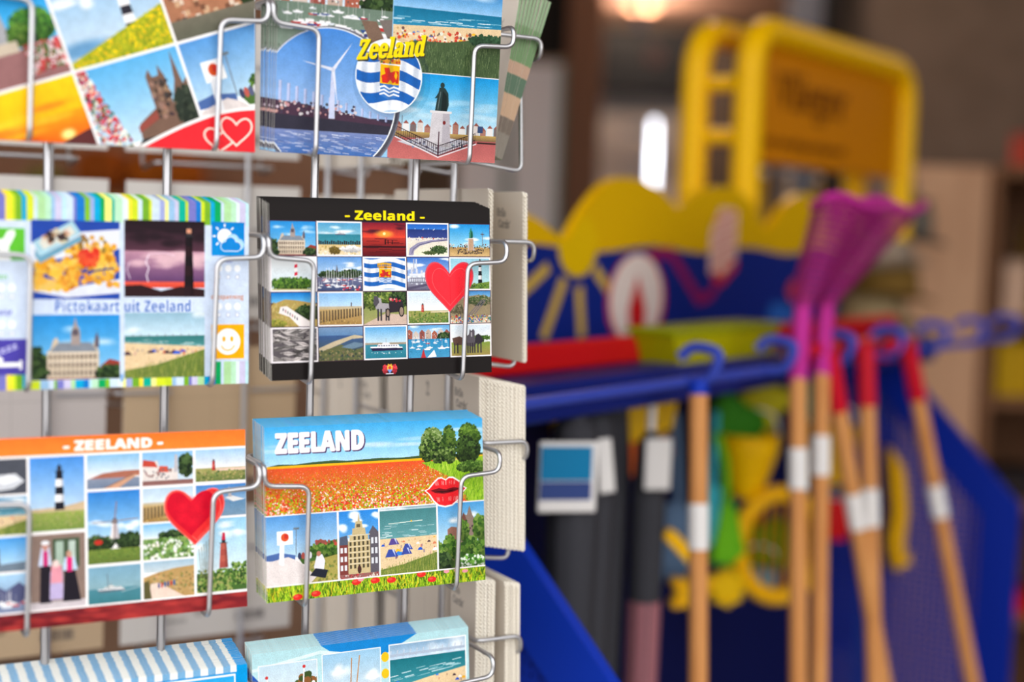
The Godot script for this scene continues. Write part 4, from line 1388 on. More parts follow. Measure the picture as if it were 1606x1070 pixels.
func ph_town(p: Pic, c: Color) -> void:   # stepped-gable house front
	p.g(0, 1, k8(40, 130, 215), k8(190, 220, 240))
	p.clouds(0.05, 0.5, 8, Color.WHITE, 0.8)
	p.r(0, 0.5, 0.24, 0.45, k8(125, 60, 55))
	p.p([0, 0.5, 0.02, 0.38, 0.2, 0.36, 0.24, 0.5], k8(80, 90, 110))
	p.p([0.76, 0.95, 0.76, 0.34, 0.86, 0.24, 1, 0.34, 1, 0.95], k8(92, 88, 98))
	p.p([0.22, 0.95, 0.22, 0.45, 0.26, 0.45, 0.27, 0.36, 0.33, 0.36, 0.34, 0.26, 0.4, 0.26, 0.42, 0.16, 0.47, 0.16, 0.5, 0.03, 0.53, 0.16, 0.58, 0.16, 0.6, 0.26, 0.66, 0.26, 0.68, 0.36, 0.73, 0.36, 0.74, 0.45, 0.78, 0.45, 0.78, 0.95], c)
	for j in 6:
		p.r(0.22, 0.36 + j * 0.085, 0.56, 0.012, c.lightened(0.35))
		var n := 3 if j < 1 else 5
		for i in n:
			p.r(0.5 + (i - (n - 1) * 0.5) * 0.108 - 0.025, 0.38 + j * 0.085, 0.05, 0.055, c.darkened(0.62))
	p.r(0.44, 0.2, 0.1, 0.05, c.darkened(0.5))
	p.e(0.5, 0.88, 0.05, 0.06, k8(70, 45, 40))
	for j in 3:
		for i in 2:
			p.r(0.03 + i * 0.1, 0.54 + j * 0.13, 0.06, 0.08, k8(225, 225, 230))
			p.r(0.81 + i * 0.1, 0.42 + j * 0.15, 0.06, 0.09, k8(215, 218, 225))
	p.r(0, 0.94, 1, 0.06, k8(150, 100, 95))
	p.spots(0.0, 0.95, 1, 1, 40, [k8(200, 60, 60), k8(230, 215, 205), k8(150, 60, 60)], 0.008, 0.015)

func ph_castle(p: Pic) -> void:
	p.g(0, 0.7, k8(75, 155, 215), k8(205, 225, 235))
	p.clouds(0.1, 0.5, 3)
	p.p([0.2, 0.7, 0.2, 0.4, 0.28, 0.36, 0.42, 0.38, 0.42, 0.7], k8(150, 105, 90))
	p.p([0.45, 0.7, 0.47, 0.25, 0.55, 0.18, 0.62, 0.2, 0.68, 0.05, 0.74, 0.2, 0.8, 0.3, 0.8, 0.7], k8(140, 120, 110))
	p.p([0.47, 0.3, 0.55, 0.15, 0.63, 0.3], k8(120, 75, 65))
	p.spots(0.48, 0.32, 0.78, 0.6, 12, [k8(70, 60, 60)], 0.015, 0.025)
	p.r(0, 0.66, 1, 0.34, k8(80, 110, 45))
	p.p([0.2, 0.88, 0.3, 0.62, 0.65, 0.6, 0.7, 0.88], k8(165, 135, 105))
	for k in 9:
		p.bush(k * 0.125, 0.75 + 0.12 * sin(k * 2.0), 0.13, 0.17, 70, GREENS, 0.03)
	p.bush(0.55, 0.42, 0.1, 0.16, 80, GREENS, 0.025)
	p.bush(0.9, 0.4, 0.14, 0.2, 120, GREENS, 0.03)
	p.bush(0.12, 0.9, 0.18, 0.14, 120, DARKG, 0.03)
	p.bush(0.7, 0.92, 0.3, 0.1, 140, [k8(90, 150, 50), k8(130, 190, 80), k8(60, 110, 40), k8(225, 235, 220)], 0.022)

func ph_harbour(p: Pic, wtr: Color, hz: float) -> void:
	p.g(0, hz, k8(95, 165, 220), k8(215, 228, 238))
	p.clouds(0, hz * 0.7, 4)
	for k in 7:
		var x := k * 0.15 - 0.03
		var c: Color = [k8(170, 95, 75), k8(205, 190, 180), k8(150, 80, 70), k8(190, 165, 150)][k % 4]
		var t := hz - 0.16 - 0.07 * p.rng.randf()
		p.p([x, hz + 0.05, x, t, x + 0.06, t - 0.09, x + 0.13, t, x + 0.13, hz + 0.05], c)
		p.spots(x + 0.02, t + 0.02, x + 0.11, hz, 6, [k8(70, 70, 80), k8(230, 230, 230)], 0.01, 0.016)
	p.bush(0.9, hz - 0.05, 0.2, 0.14, 100, DARKG, 0.03)
	p.g(hz, 1, wtr, wtr.lightened(0.15))
	p.spots(0, hz + 0.1, 1, 1, 60, [wtr.lightened(0.2), wtr.darkened(0.2)], 0.006, 0.014)
	p.boats(0.02, 0.98, hz + 0.08, 16, 0.05)
	p.boats(0.05, 0.95, hz + 0.25, 8, 0.09)

func ph_poles(p: Pic, sky: Color) -> void:  # rows of wooden breakwater poles
	p.g(0, 0.45, sky, sky.lightened(0.5))
	p.r(0, 0.42, 1, 0.1, k8(195, 180, 150))
	p.g(0.5, 1, k8(200, 170, 115), k8(160, 125, 70))
	for k in 15:
		var x := 0.02 + k * 0.068
		var t := 0.56 - k * 0.006
		p.r(x, t, 0.035, 0.36 - k * 0.008, k8(80, 66, 52))
		p.r(x, t, 0.012, 0.3 - k * 0.008, k8(120, 100, 78))
	p.spots(0, 0.85, 1, 1, 40, [k8(210, 180, 110), k8(120, 95, 60)], 0.01, 0.02)

func photo_grain(p: Pic) -> void:    # the fine unevenness of printed photographs
	var na := FastNoiseLite.new()
	na.frequency = 0.16
	na.fractal_octaves = 2
	var nb := FastNoiseLite.new()
	nb.frequency = 0.02
	nb.seed = 3
	var data := p.im.get_data()
	var n := p.im.get_width()
	for y in p.im.get_height():
		for x in n:
			var k := (y * n + x) * 3
			var r := data[k]
			var g := data[k + 1]
			var b := data[k + 2]
			var hi := maxi(r, maxi(g, b))
			var lo := mini(r, mini(g, b))
			if hi > 60 and (lo < 225) and not (hi - lo < 12 and hi > 215):
				var v := 1.0 + 0.09 * na.get_noise_2d(x, y) + 0.05 * nb.get_noise_2d(x, y)
				data[k] = clampi(int(r * v), 0, 255)
				data[k + 1] = clampi(int(g * v), 0, 255)
				data[k + 2] = clampi(int(b * v), 0, 255)
	p.im = Image.create_from_data(n, p.im.get_height(), false, Image.FORMAT_RGB8, data)
const CW := 1024
const CH := 726

func art_collage() -> Pic:    # black card, twenty photographs in five columns
	var P := Pic.make(CW, CH, k8(30, 26, 26), 11)
	P.text("- Zeeland -", 0.507, 0.058, 0.36, 0.055, k8(255, 225, 0), false, 0.0, 0.0, 1.2)
	var q := []
	for r in 4:
		for c in 5:
			var white: bool = [[0, 1, 0, 1, 0], [1, 0, 1, 0, 1], [0, 1, 0, 1, 0], [1, 0, 1, 0, 1]][r][c] == 1
			q.append(P.framed(c * 0.2 + 0.001, 0.097 + r * 0.2015, 0.199, 0.2, k8(246, 240, 244) if white else k8(70, 35, 62), 6.0 if white else 2.5))
	ph_hall(q[0])
	# sea, a ship and breakwater poles
	var p: Pic = q[1]
	p.g(0, 0.4, k8(80, 160, 205), k8(140, 195, 215))
	p.clouds(0.05, 0.35, 5)
	p.g(0.36, 0.75, k8(45, 130, 150), k8(70, 150, 165))
	ph_ship(p, 0.52, 0.36, 0.13, k8(60, 70, 100), k8(215, 215, 215))
	for k in 20:
		p.r(k * 0.05, 0.55 + 0.02 * (k % 3), 0.035, 0.16, k8(40, 38, 44))
	p.g(0.68, 1, k8(215, 190, 130), k8(235, 215, 180))
	p.spots(0, 0.74, 1, 1, 120, [k8(250, 245, 240), k8(190, 160, 90), k8(240, 225, 205)], 0.01, 0.03)
	p.bush(0.38, 0.86, 0.14, 0.13, 70, [k8(140, 115, 50), k8(110, 95, 40)], 0.02)
	p.bush(0.75, 0.82, 0.25, 0.1, 90, [k8(252, 250, 250), k8(235, 230, 230)], 0.03)
	# red sunset
	p = q[2]
	p.g(0, 0.45, k8(125, 25, 45), k8(240, 75, 50))
	p.clouds(0.05, 0.3, 5, k8(60, 20, 40), 0.5)
	p.g(0.45, 1, k8(190, 55, 45), k8(90, 15, 25))
	p.blob(0.5, 0.34, 0.3, 0.16, k8(255, 170, 60), 0.9)
	p.e(0.5, 0.33, 0.035, 0.045, k8(255, 240, 160))
	for k in 14:
		p.r(p.rng.randf() * 0.7, 0.48 + k * 0.035, 0.3, 0.012, k8(70, 15, 25))
	p.r(0, 0.7, 1, 0.06, k8(60, 15, 22))
	p.r(0.51, 0.5, 0.03, 0.16, k8(35, 12, 16))
	p.r(0.58, 0.52, 0.02, 0.13, k8(35, 12, 16))
	p.r(0.68, 0.53, 0.02, 0.12, k8(45, 14, 18))
	# sea wall and white beach
	p = q[3]
	p.g(0, 0.2, k8(30, 95, 190), k8(60, 130, 215))
	p.g(0.16, 0.45, k8(35, 55, 120), k8(55, 70, 140))
	for k in 8:
		p.dot(p.rng.randf(), 0.14 + 0.04 * p.rng.randf(), 1.8, Color.WHITE)
	p.g(0.44, 1, k8(225, 215, 205), k8(240, 232, 205))
	p.spots(0, 0.42, 1, 0.52, 60, [k8(235, 235, 235), k8(190, 60, 60), k8(120, 130, 170), k8(240, 240, 240)], 0.012, 0.025)
	p.p([0.02, 1, 0.05, 0.78, 0.25, 0.6, 0.6, 0.5, 1, 0.46, 1, 0.52, 0.6, 0.58, 0.3, 0.7, 0.16, 0.85, 0.14, 1], k8(150, 145, 175))
	p.path([0.1, 0.95, 0.14, 0.8, 0.3, 0.66, 0.6, 0.555, 1, 0.5], 3.0, k8(95, 90, 120))
	p.bush(0.78, 0.82, 0.22, 0.14, 110, [k8(70, 100, 50), k8(50, 75, 45), k8(100, 130, 80)], 0.02)
	p.bush(0.55, 0.92, 0.2, 0.06, 40, [k8(90, 110, 60)], 0.02)
	# green statue and mast
	p = q[4]
	p.g(0, 0.75, k8(30, 145, 220), k8(165, 215, 235))
	p.blob(0.12, 0.07, 0.18, 0.1, Color.WHITE, 0.9)
	p.clouds(0.3, 0.6, 4)
	p.path([0.82, 0.24, 0.82, 0.66], 3.0, k8(120, 120, 130))
	p.e(0.82, 0.31, 0.05, 0.02, k8(90, 85, 95))
	p.g(0.72, 1, k8(175, 140, 85), k8(215, 180, 125))
	p.spots(0, 0.62, 1, 0.74, 60, [k8(215, 205, 200), k8(120, 70, 60), k8(70, 75, 70), k8(95, 110, 70)], 0.015, 0.03)
	p.spots(0.2, 0.78, 0.85, 0.92, 90, [k8(60, 48, 44), k8(120, 100, 80), k8(80, 60, 50)], 0.012, 0.025)
	ph_statue(p, 0.53, 0.82, 0.13, 0.16, k8(40, 125, 95))
	p.p([0.47, 0.82, 0.48, 0.46, 0.58, 0.46, 0.59, 0.82], k8(190, 155, 125))
	# red and white lighthouse behind shrubs
	p = q[5]
	p.g(0, 1, k8(235, 238, 240), k8(205, 222, 232))
	for k in 6:
		p.p([0.52, k * 0.12 - 0.02, 0.585, k * 0.12 - 0.05, 0.59, k * 0.12 + 0.05, 0.515, k * 0.12 + 0.08], k8(215, 40, 65) if k % 2 == 0 else k8(250, 240, 240))
	p.bush(0.5, 0.8, 0.6, 0.2, 420, [k8(85, 130, 45), k8(60, 100, 40), k8(120, 160, 60), k8(45, 75, 35)], 0.028)
	p.r(0, 0.96, 1, 0.04, k8(190, 185, 120))
	# moored boats under trees
	p = q[6]
	p.g(0, 0.6, k8(95, 150, 215), k8(190, 215, 238))
	p.clouds(0.1, 0.4, 4)
	p.bush(0.3, 0.52, 0.3, 0.12, 160, DARKG, 0.025)
	p.bush(0.75, 0.5, 0.26, 0.14, 160, DARKG, 0.025)
	p.p([0.4, 0.45, 0.43, 0.22, 0.46, 0.45], k8(80, 75, 85))
	p.g(0.62, 1, k8(120, 120, 150), k8(60, 75, 115))
	for k in 14:
		p.l(0.2 + k * 0.055, 0.66, 0.2 + k * 0.055, 0.25 + 0.2 * p.rng.randf(), 1.3, k8(235, 235, 240))
	p.boats(0.02, 0.98, 0.68, 26, 0.05)
	p.boats(0.02, 0.98, 0.85, 12, 0.07)
	p.spots(0.55, 0.85, 1, 1, 20, [k8(200, 40, 60), k8(235, 235, 240), k8(60, 40, 60)], 0.02, 0.04)
	ph_flag(q[7], k8(40, 110, 190))
	# white storm-surge works under a cloudy sky
	p = q[8]
	p.g(0, 0.8, k8(60, 115, 200), k8(205, 215, 240))
	p.clouds(0.05, 0.6, 9, Color.WHITE, 0.7)
	p.g(0.74, 1, k8(150, 150, 165), k8(100, 95, 120))
	for k in 3:
		p.r(0.08 + k * 0.12, 0.3 + 0.05 * k, 0.05, 0.5, k8(205, 208, 220))
	p.r(0.14, 0.05, 0.03, 0.4, k8(170, 178, 200))
	p.r(0.2, 0.05, 0.03, 0.4, k8(215, 220, 232))
	p.r(0.05, 0.5, 0.38, 0.06, k8(225, 228, 236))
	p.r(0.05, 0.62, 0.4, 0.16, k8(120, 122, 140))
	for k in 9:
		p.r(0.06 + k * 0.045, 0.64, 0.025, 0.1, k8(215, 218, 230))
	p.p([0, 0.92, 0.6, 0.76, 1, 0.8, 1, 0.86, 0.6, 0.84, 0, 1], k8(85, 80, 105))
	# black and white lighthouse
	p = q[9]
	p.g(0, 0.9, k8(150, 205, 225), k8(185, 225, 228))
	ph_light(p, 0.76, 0.14, 0.83, 0.05, k8(32, 32, 40), k8(245, 245, 248), 5)
	p.p([0, 1, 0.3, 0.92, 0.6, 0.84, 1, 0.76, 1, 1], k8(110, 140, 55))
	p.spots(0.5, 0.82, 1, 1, 70, GREENS, 0.015, 0.03)
	# walkers on a dune path
	p = q[10]
	p.g(0, 0.3, k8(20, 120, 205), k8(110, 185, 230))
	p.p([0, 0.36, 0.3, 0.2, 0.6, 0.24, 1, 0.34, 1, 1, 0, 1], k8(175, 150, 85))
	p.spots(0, 0.3, 0.6, 1, 160, [k8(190, 165, 95), k8(150, 140, 70), k8(200, 180, 115)], 0.012, 0.03)
	p.bush(0.8, 0.6, 0.3, 0.24, 260, DARKG, 0.028)
	p.bush(0.12, 0.92, 0.22, 0.14, 90, [k8(140, 150, 60), k8(170, 160, 70)], 0.025)
	p.p([0.2, 0.42, 0.34, 0.4, 0.55, 0.6, 0.85, 0.86, 0.95, 1, 0.6, 1, 0.4, 0.72, 0.16, 0.6], k8(236, 228, 226))
	for k in 7:
		p.e(0.26 + k * 0.05, 0.5 + k * 0.045, 0.012, 0.05, [k8(70, 70, 90), k8(150, 60, 70), k8(60, 80, 60)][k % 3])
	ph_poles(q[11], k8(130, 185, 235))
	q[11].r(0.74, 0.3, 0.025, 0.13, k8(90, 80, 85))
	# horse and carriage
	p = q[12]
	p.g(0, 1, k8(120, 145, 70), k8(165, 160, 105))
	p.bush(0.3, 0.25, 0.5, 0.3, 340, [k8(110, 135, 55), k8(80, 105, 45), k8(155, 170, 85), k8(55, 75, 40)], 0.035)
	p.bush(0.85, 0.2, 0.25, 0.3, 200, DARKG, 0.035)
	p.p([0, 0.98, 0.5, 0.66, 1, 0.7, 1, 1, 0, 1], k8(205, 180, 165))
	p.p([0.24, 0.3, 0.3, 0.16, 0.4, 0.2, 0.42, 0.34, 0.58, 0.36, 0.6, 0.58, 0.4, 0.64, 0.28, 0.52], k8(165, 160, 165))
	p.p([0.24, 0.12, 0.33, 0.14, 0.36, 0.32, 0.28, 0.46, 0.22, 0.36], k8(80, 76, 84))
	for x in [0.31, 0.38, 0.5, 0.56]:
		p.r(x, 0.52, 0.04, 0.36, k8(60, 56, 62))
	p.p([0.58, 0.32, 0.9, 0.26, 0.94, 0.6, 0.6, 0.64], k8(48, 40, 48))
	p.e(0.88, 0.6, 0.065, 0.17, k8(30, 26, 30))
	p.e(0.88, 0.6, 0.045, 0.13, k8(150, 130, 115))
	p.e(0.56, 0.64, 0.055, 0.14, k8(34, 28, 32))
	p.e(0.56, 0.64, 0.035, 0.1, k8(150, 130, 115))
	p.spots(0.6, 0.18, 0.86, 0.3, 10, [k8(190, 40, 60), k8(225, 180, 160), k8(40, 36, 50)], 0.03, 0.05)
	# red lighthouse far off over dunes
	p = q[13]
	p.g(0, 0.62, k8(205, 225, 240), k8(240, 235, 232))
	p.g(0.6, 1, k8(160, 160, 85), k8(85, 115, 50))
	p.spots(0, 0.62, 1, 1, 200, [k8(120, 150, 70), k8(175, 165, 100), k8(70, 100, 45)], 0.012, 0.03)
	p.r(0.55, 0.62, 0.45, 0.04, k8(225, 205, 175))
	ph_light(p, 0.35, 0.4, 0.64, 0.035, k8(190, 60, 55), k8(205, 110, 95), 5)
	# stairs over the dune, crowd below
	p = q[14]
	p.g(0, 0.3, k8(70, 140, 205), k8(160, 200, 225))
	p.p([0, 0.5, 0.35, 0.18, 0.7, 0.12, 1, 0.2, 1, 1, 0, 1], k8(150, 135, 105))
	p.bush(0.72, 0.3, 0.34, 0.16, 170, [k8(80, 100, 60), k8(105, 118, 75), k8(150, 140, 110)], 0.025)
	p.bush(0.2, 0.55, 0.25, 0.16, 120, [k8(120, 115, 85), k8(160, 145, 115)], 0.025)
	for k in 3:
		p.l(0.4 + k * 0.07, 0.82, 0.78 + k * 0.05, 0.28, 3.0, k8(105, 95, 120))
	p.g(0.84, 1, k8(205, 190, 170), k8(215, 200, 180))
	p.spots(0, 0.74, 1, 0.98, 170, [k8(220, 60, 60), k8(40, 80, 180), k8(245, 200, 60), k8(240, 240, 240), k8(40, 130, 120), k8(90, 60, 60)], 0.012, 0.026)
	# grey fish
	p = q[15]
	p.r(0, 0, 1, 1, k8(90, 84, 88))
	for k in 60:
		var x := p.rng.randf()
		var y := p.rng.randf()
		var v := p.rng.randf_range(0.25, 0.85)
		var a := p.rng.randf_range(-0.5, 0.5)
		p.p([x - 0.2, y - a * 0.2, x, y - 0.06, x + 0.18, y + a * 0.2, x, y + 0.08], Color(v, v * 0.96, v * 0.95))
		p.l(x - 0.17, y - a * 0.15, x + 0.15, y + a * 0.15, 2.0, Color(v * 0.45, v * 0.42, v * 0.42))
		p.dot(x - 0.13, y, 2.5, k8(30, 26, 30))
	# aerial view of the coast
	p = q[16]
	p.g(0, 0.3, k8(120, 150, 185), k8(90, 130, 175))
	p.g(0.25, 1, k8(60, 90, 140), k8(75, 85, 75))
	p.p([0, 0.62, 0.35, 0.42, 0.8, 0.24, 1, 0.28, 1, 0.34, 0.75, 0.36, 0.4, 0.55, 0, 0.76], k8(195, 180, 150))
	p.p([0, 0.74, 0.5, 0.52, 0.8, 0.7, 1, 0.62, 1, 1, 0, 1], k8(95, 100, 65))
	p.spots(0.0, 0.68, 1, 1, 110, [k8(70, 85, 55), k8(140, 130, 85), k8(60, 70, 60), k8(110, 105, 70)], 0.015, 0.04)
	p.p([0.5, 0.6, 0.8, 0.46, 1, 0.5, 1, 0.58, 0.75, 0.66], k8(105, 130, 150))
	# passenger ferry
	p = q[17]
	p.g(0, 0.55, k8(95, 170, 225), k8(205, 225, 235))
	p.r(0, 0.5, 1, 0.08, k8(165, 150, 130))
	p.g(0.56, 1, k8(60, 140, 160), k8(40, 120, 140))
	ph_ship(p, 0.52, 0.7, 0.4, k8(38, 34, 70), k8(238, 236, 242))
	p.spots(0.15, 0.8, 0.9, 0.86, 20, [k8(220, 235, 235)], 0.008, 0.016)
	# marina
	ph_harbour(q[18], k8(40, 135, 185), 0.42)
	q[18].p([0.3, 1, 0.36, 0.72, 0.42, 1], k8(190, 50, 55))
	q[18].p([0.45, 1, 0.62, 0.76, 0.68, 0.98], k8(235, 238, 242))
	# two grey horses
	p = q[19]
	p.g(0, 0.55, k8(215, 228, 240), k8(235, 235, 235))
	p.bush(0.75, 0.45, 0.3, 0.12, 120, GREENS, 0.025)
	p.g(0.55, 1, k8(130, 155, 65), k8(160, 140, 80))
	p.p([0.45, 0.3, 0.47, 0.12, 0.51, 0.2, 0.56, 0.12, 0.6, 0.2, 0.6, 0.42, 0.66, 0.6, 0.56, 0.72, 0.36, 0.66, 0.3, 0.46], k8(90, 84, 92))
	p.p([0.62, 0.34, 0.7, 0.28, 0.78, 0.4, 0.84, 0.54, 0.7, 0.64, 0.6, 0.58], k8(52, 48, 55))
	p.p([0.02, 0.42, 0.2, 0.36, 0.34, 0.44, 0.36, 0.64, 0.06, 0.66], k8(95, 70, 62))
	for x in [0.06, 0.14, 0.4, 0.46, 0.52, 0.58, 0.66, 0.74]:
		p.r(x, 0.58, 0.035, 0.34, k8(62, 55, 60))
	p.r(0.5, 0.24, 0.03, 0.14, k8(190, 185, 190))
	p.spots(0.86, 0.5, 1, 0.56, 8, [k8(240, 240, 245)], 0.02, 0.03)
	# printed heart with a soft edge
	for k in 9:
		var t := k / 8.0
		var c := k8(251, 46, 60)
		P.heart(0.801, 0.478, 0.116 - 0.009 * t, 0.152 - 0.012 * t, k8(200, 90, 110).lerp(c, t))
	var hp := Pic.heart_pts(0.803, 0.478, 0.084, 0.112)
	hp.append_array([hp[0], hp[1]])
	P.path(hp, 2.0, k8(255, 95, 100))
	P.l(0.803, 0.40, 0.805, 0.58, 3.0, k8(238, 34, 50))
	# small coat of arms
	var s := P.sub(0.482, 0.922, 0.07, 0.066)
	s.bush(0.2, 0.55, 0.17, 0.42, 70, [k8(205, 40, 60), k8(225, 70, 80)], 0.06)
	s.bush(0.8, 0.55, 0.17, 0.42, 70, [k8(205, 40, 60), k8(225, 70, 80)], 0.06)
	s.r(0.33, 0.25, 0.34, 0.35, k8(240, 190, 70))
	s.p([0.33, 0.58, 0.67, 0.58, 0.5, 0.95], k8(120, 150, 220))
	s.e(0.5, 0.42, 0.1, 0.14, k8(210, 70, 50))
	s.p([0.36, 0.24, 0.38, 0.05, 0.5, 0.14, 0.62, 0.05, 0.64, 0.24], k8(225, 170, 60))
	s.r(0.25, 0.92, 0.5, 0.08, k8(225, 215, 225))
	return P

func art_poppy() -> Pic:
	var P := Pic.make(CW, CH, Color.WHITE, 21)
	var p := P.sub(0, 0, 1, 0.51)
	p.g(0, 0.44, k8(62, 168, 230), k8(178, 222, 246))
	for k in 16:
		p.blob(p.rng.randf(), p.rng.randf_range(0.12, 0.3), p.rng.randf_range(0.08, 0.2), 0.035, k8(235, 242, 250), 0.35)
	p.p([0, 0.45, 0.06, 0.425, 0.13, 0.435, 0.2, 0.42, 0.3, 0.41, 0.36, 0.425, 0.5, 0.415, 0.6, 0.425, 0.75, 0.41, 1, 0.42, 1, 0.48, 0, 0.48], k8(60, 85, 50))
	p.g(0.445, 0.475, k8(245, 190, 30), k8(240, 160, 20))
	p.g(0.472, 1, k8(228, 82, 42), k8(175, 165, 30))
	for k in 7000:
		var t := pow(p.rng.randf(), 0.8)
		var y := 0.476 + 0.53 * t
		var c: Color
		var u := p.rng.randf()
		if u < 0.62 - 0.32 * t:
			c = [k8(232, 62, 38), k8(220, 45, 35), k8(240, 95, 50), k8(205, 40, 40)][k % 4]
		elif u < 0.75 - 0.2 * t:
			c = [k8(250, 190, 175), k8(245, 140, 120), k8(255, 225, 215)][k % 3]
		else:
			c = [k8(205, 185, 20), k8(150, 165, 25), k8(175, 200, 30), k8(110, 140, 30), k8(225, 130, 30)][k % 5]
		p.dot(p.rng.randf(), y, 0.8 + 3.6 * t * p.rng.randf_range(0.6, 1.3), c)
	# grass edge, shrubs and two tall trees on the right
	p.p([0.7, 0.5, 0.78, 0.48, 1, 0.46, 1, 1, 0.93, 1, 0.86, 0.72], k8(140, 185, 40))
	for k in 500:
		var x := p.rng.randf_range(0.72, 1.0)
		var y := p.rng.randf_range(0.5, 1.0)
		if x > 0.7 + (y - 0.5) * 0.45:
			p.l(x, y + 0.03, x + p.rng.randf_range(-0.008, 0.012), y - 0.03, 2.0, [k8(160, 200, 50), k8(110, 165, 35), k8(190, 215, 80), k8(85, 135, 30)][k % 4])
	p.r(0.8, 0.475, 0.12, 0.018, k8(205, 190, 110))
	var tg := [k8(70, 100, 40), k8(100, 130, 55), k8(45, 70, 30), k8(135, 160, 85), k8(30, 48, 24)]
	p.bush(0.755, 0.24, 0.05, 0.15, 500, [k8(125, 150, 85), k8(95, 125, 55), k8(160, 180, 120), k8(60, 85, 35)], 0.016)
	p.bush(0.73, 0.36, 0.036, 0.13, 280, tg, 0.016)
	p.bush(0.79, 0.38, 0.06, 0.13, 480, tg, 0.016)
	p.bush(0.835, 0.25, 0.03, 0.17, 320, [k8(75, 110, 40), k8(45, 75, 30), k8(100, 130, 50)], 0.016)
	p.bush(0.84, 0.42, 0.026, 0.1, 180, tg, 0.016)
	p.bush(0.93, 0.18, 0.045, 0.12, 380, [k8(85, 120, 40), k8(55, 85, 30), k8(115, 150, 55)], 0.016)
	p.bush(0.925, 0.37, 0.06, 0.17, 650, [k8(55, 80, 32), k8(40, 60, 26), k8(75, 105, 45), k8(25, 40, 20)], 0.016)
	p.bush(0.97, 0.22, 0.02, 0.06, 80, [k8(85, 120, 40), k8(55, 85, 30)], 0.016)
	p.bush(0.96, 0.58, 0.09, 0.07, 380, [k8(75, 110, 40), k8(55, 85, 30), k8(110, 145, 60)], 0.013)
	for k in 3:
		P.text("ZEELAND", 0.241 + 0.005 - k * 0.001, 0.096 + 0.006 - k * 0.001, 0.385, 0.112, k8(75, 45, 95), false, 0.0, 0.0, 4.5)
	P.text("ZEELAND", 0.241, 0.096, 0.385, 0.11, k8(252, 246, 252), false, 0.0, 0.0, 4.5)
	# grass strip with poppies
	p = P.sub(0, 0.915, 1, 0.085)
	p.r(0, 0, 1, 1, k8(130, 170, 30))
	for k in 1500:
		var x := p.rng.randf()
		var y := p.rng.randf()
		p.l(x, y + 0.25, x + p.rng.randf_range(-0.012, 0.012), y - 0.2, 3.0, [k8(165, 205, 40), k8(110, 155, 25), k8(200, 220, 60), k8(70, 110, 20), k8(50, 80, 25), k8(215, 190, 40)][k % 6])
	for v in [[0.21, 0.7], [0.39, 0.2], [0.475, 0.22], [0.55, 0.3], [0.69, 0.12], [0.74, 0.55], [0.13, 0.8]]:
		p.e(v[0], v[1], 0.021, 0.2, k8(225, 45, 40))
		p.e(v[0] - 0.006, v[1] - 0.06, 0.01, 0.08, k8(240, 85, 70))
	for v in [[0.41, 0.05], [0.86, 0.1], [0.9, 0.2], [0.81, 0.1]]:
		p.e(v[0], v[1], 0.014, 0.12, k8(235, 150, 165))
	# row of four photographs
	P.r(0, 0.505, 1, 0.41, k8(245, 238, 238))
	ph_promenade(P.sub(0.0, 0.513, 0.308, 0.393))
	ph_town(P.sub(0.316, 0.513, 0.178, 0.393), k8(200, 180, 135))
	p = P.sub(0.501, 0.513, 0.266, 0.393)
	ph_beach(p, k8(140, 175, 190), k8(80, 150, 155), 0.04, 0.46, 26, 0.22)
	p.l(0.15, 0.24, 0.75, 0.22, 3.0, k8(225, 235, 225))
	p.dot(0.55, 0.22, 4.0, k8(240, 190, 50))
	for v in [[0.24, 0.56, 0.16, 0.55, 0.25], [0.48, 0.65, 0.15, 0.25, 0.75], [0.2, 0.74, 0.19, 0.2, 0.7], [0.46, 0.72, 0.16, 0.25, 0.85]]:
		p.p([v[0] - v[2] * 0.6, v[1], v[0] - v[2] * 0.3, v[1] - v[2] * 0.6, v[0] + v[2] * 0.2, v[1] - v[2] * 0.6, v[0] + v[2] * 0.6, v[1]], k8(40, 80, 170).lerp(k8(220, 60, 90), v[3] * 0.5))
		p.p([v[0], v[1] - v[2] * 0.6, v[0] + v[2] * 0.2, v[1] - v[2] * 0.6, v[0] + v[2] * 0.35, v[1]], k8(190, 200, 235))
	ph_castle(P.sub(0.774, 0.513, 0.226, 0.393))
	# lips
	p = P.sub(0.712, 0.345, 0.206, 0.19)
	var lips := [0.0, 0.42, 0.09, 0.36, 0.2, 0.18, 0.32, 0.03, 0.4, 0.02, 0.5, 0.1, 0.58, 0.02, 0.68, 0.03, 0.82, 0.16, 0.93, 0.36, 1.0, 0.42, 0.9, 0.56, 0.8, 0.8, 0.65, 0.96, 0.48, 1.0, 0.32, 0.94, 0.2, 0.78, 0.1, 0.55]
	p.p(lips, k8(250, 240, 238))
	var inner := []
	for k in range(0, lips.size(), 2):
		inner.append_array([0.5 + (lips[k] - 0.5) * 0.92, 0.5 + (lips[k + 1] - 0.5) * 0.9])
	p.p(inner, k8(228, 36, 44))
	p.p([0.14, 0.43, 0.34, 0.37, 0.5, 0.42, 0.68, 0.37, 0.88, 0.42, 0.66, 0.52, 0.45, 0.56, 0.26, 0.52], k8(110, 18, 26))
	p.p([0.22, 0.45, 0.5, 0.47, 0.78, 0.43, 0.6, 0.5, 0.4, 0.52], k8(60, 10, 16))
	for k in 26:
		var x := p.rng.randf_range(0.2, 0.8)
		var up := p.rng.randf() < 0.4
		var y := 0.2 if up else 0.72
		p.l(x, y - 0.06, 0.5 + (x - 0.5) * 0.92, y + 0.08, 1.6, k8(245, 175, 170))
	return P

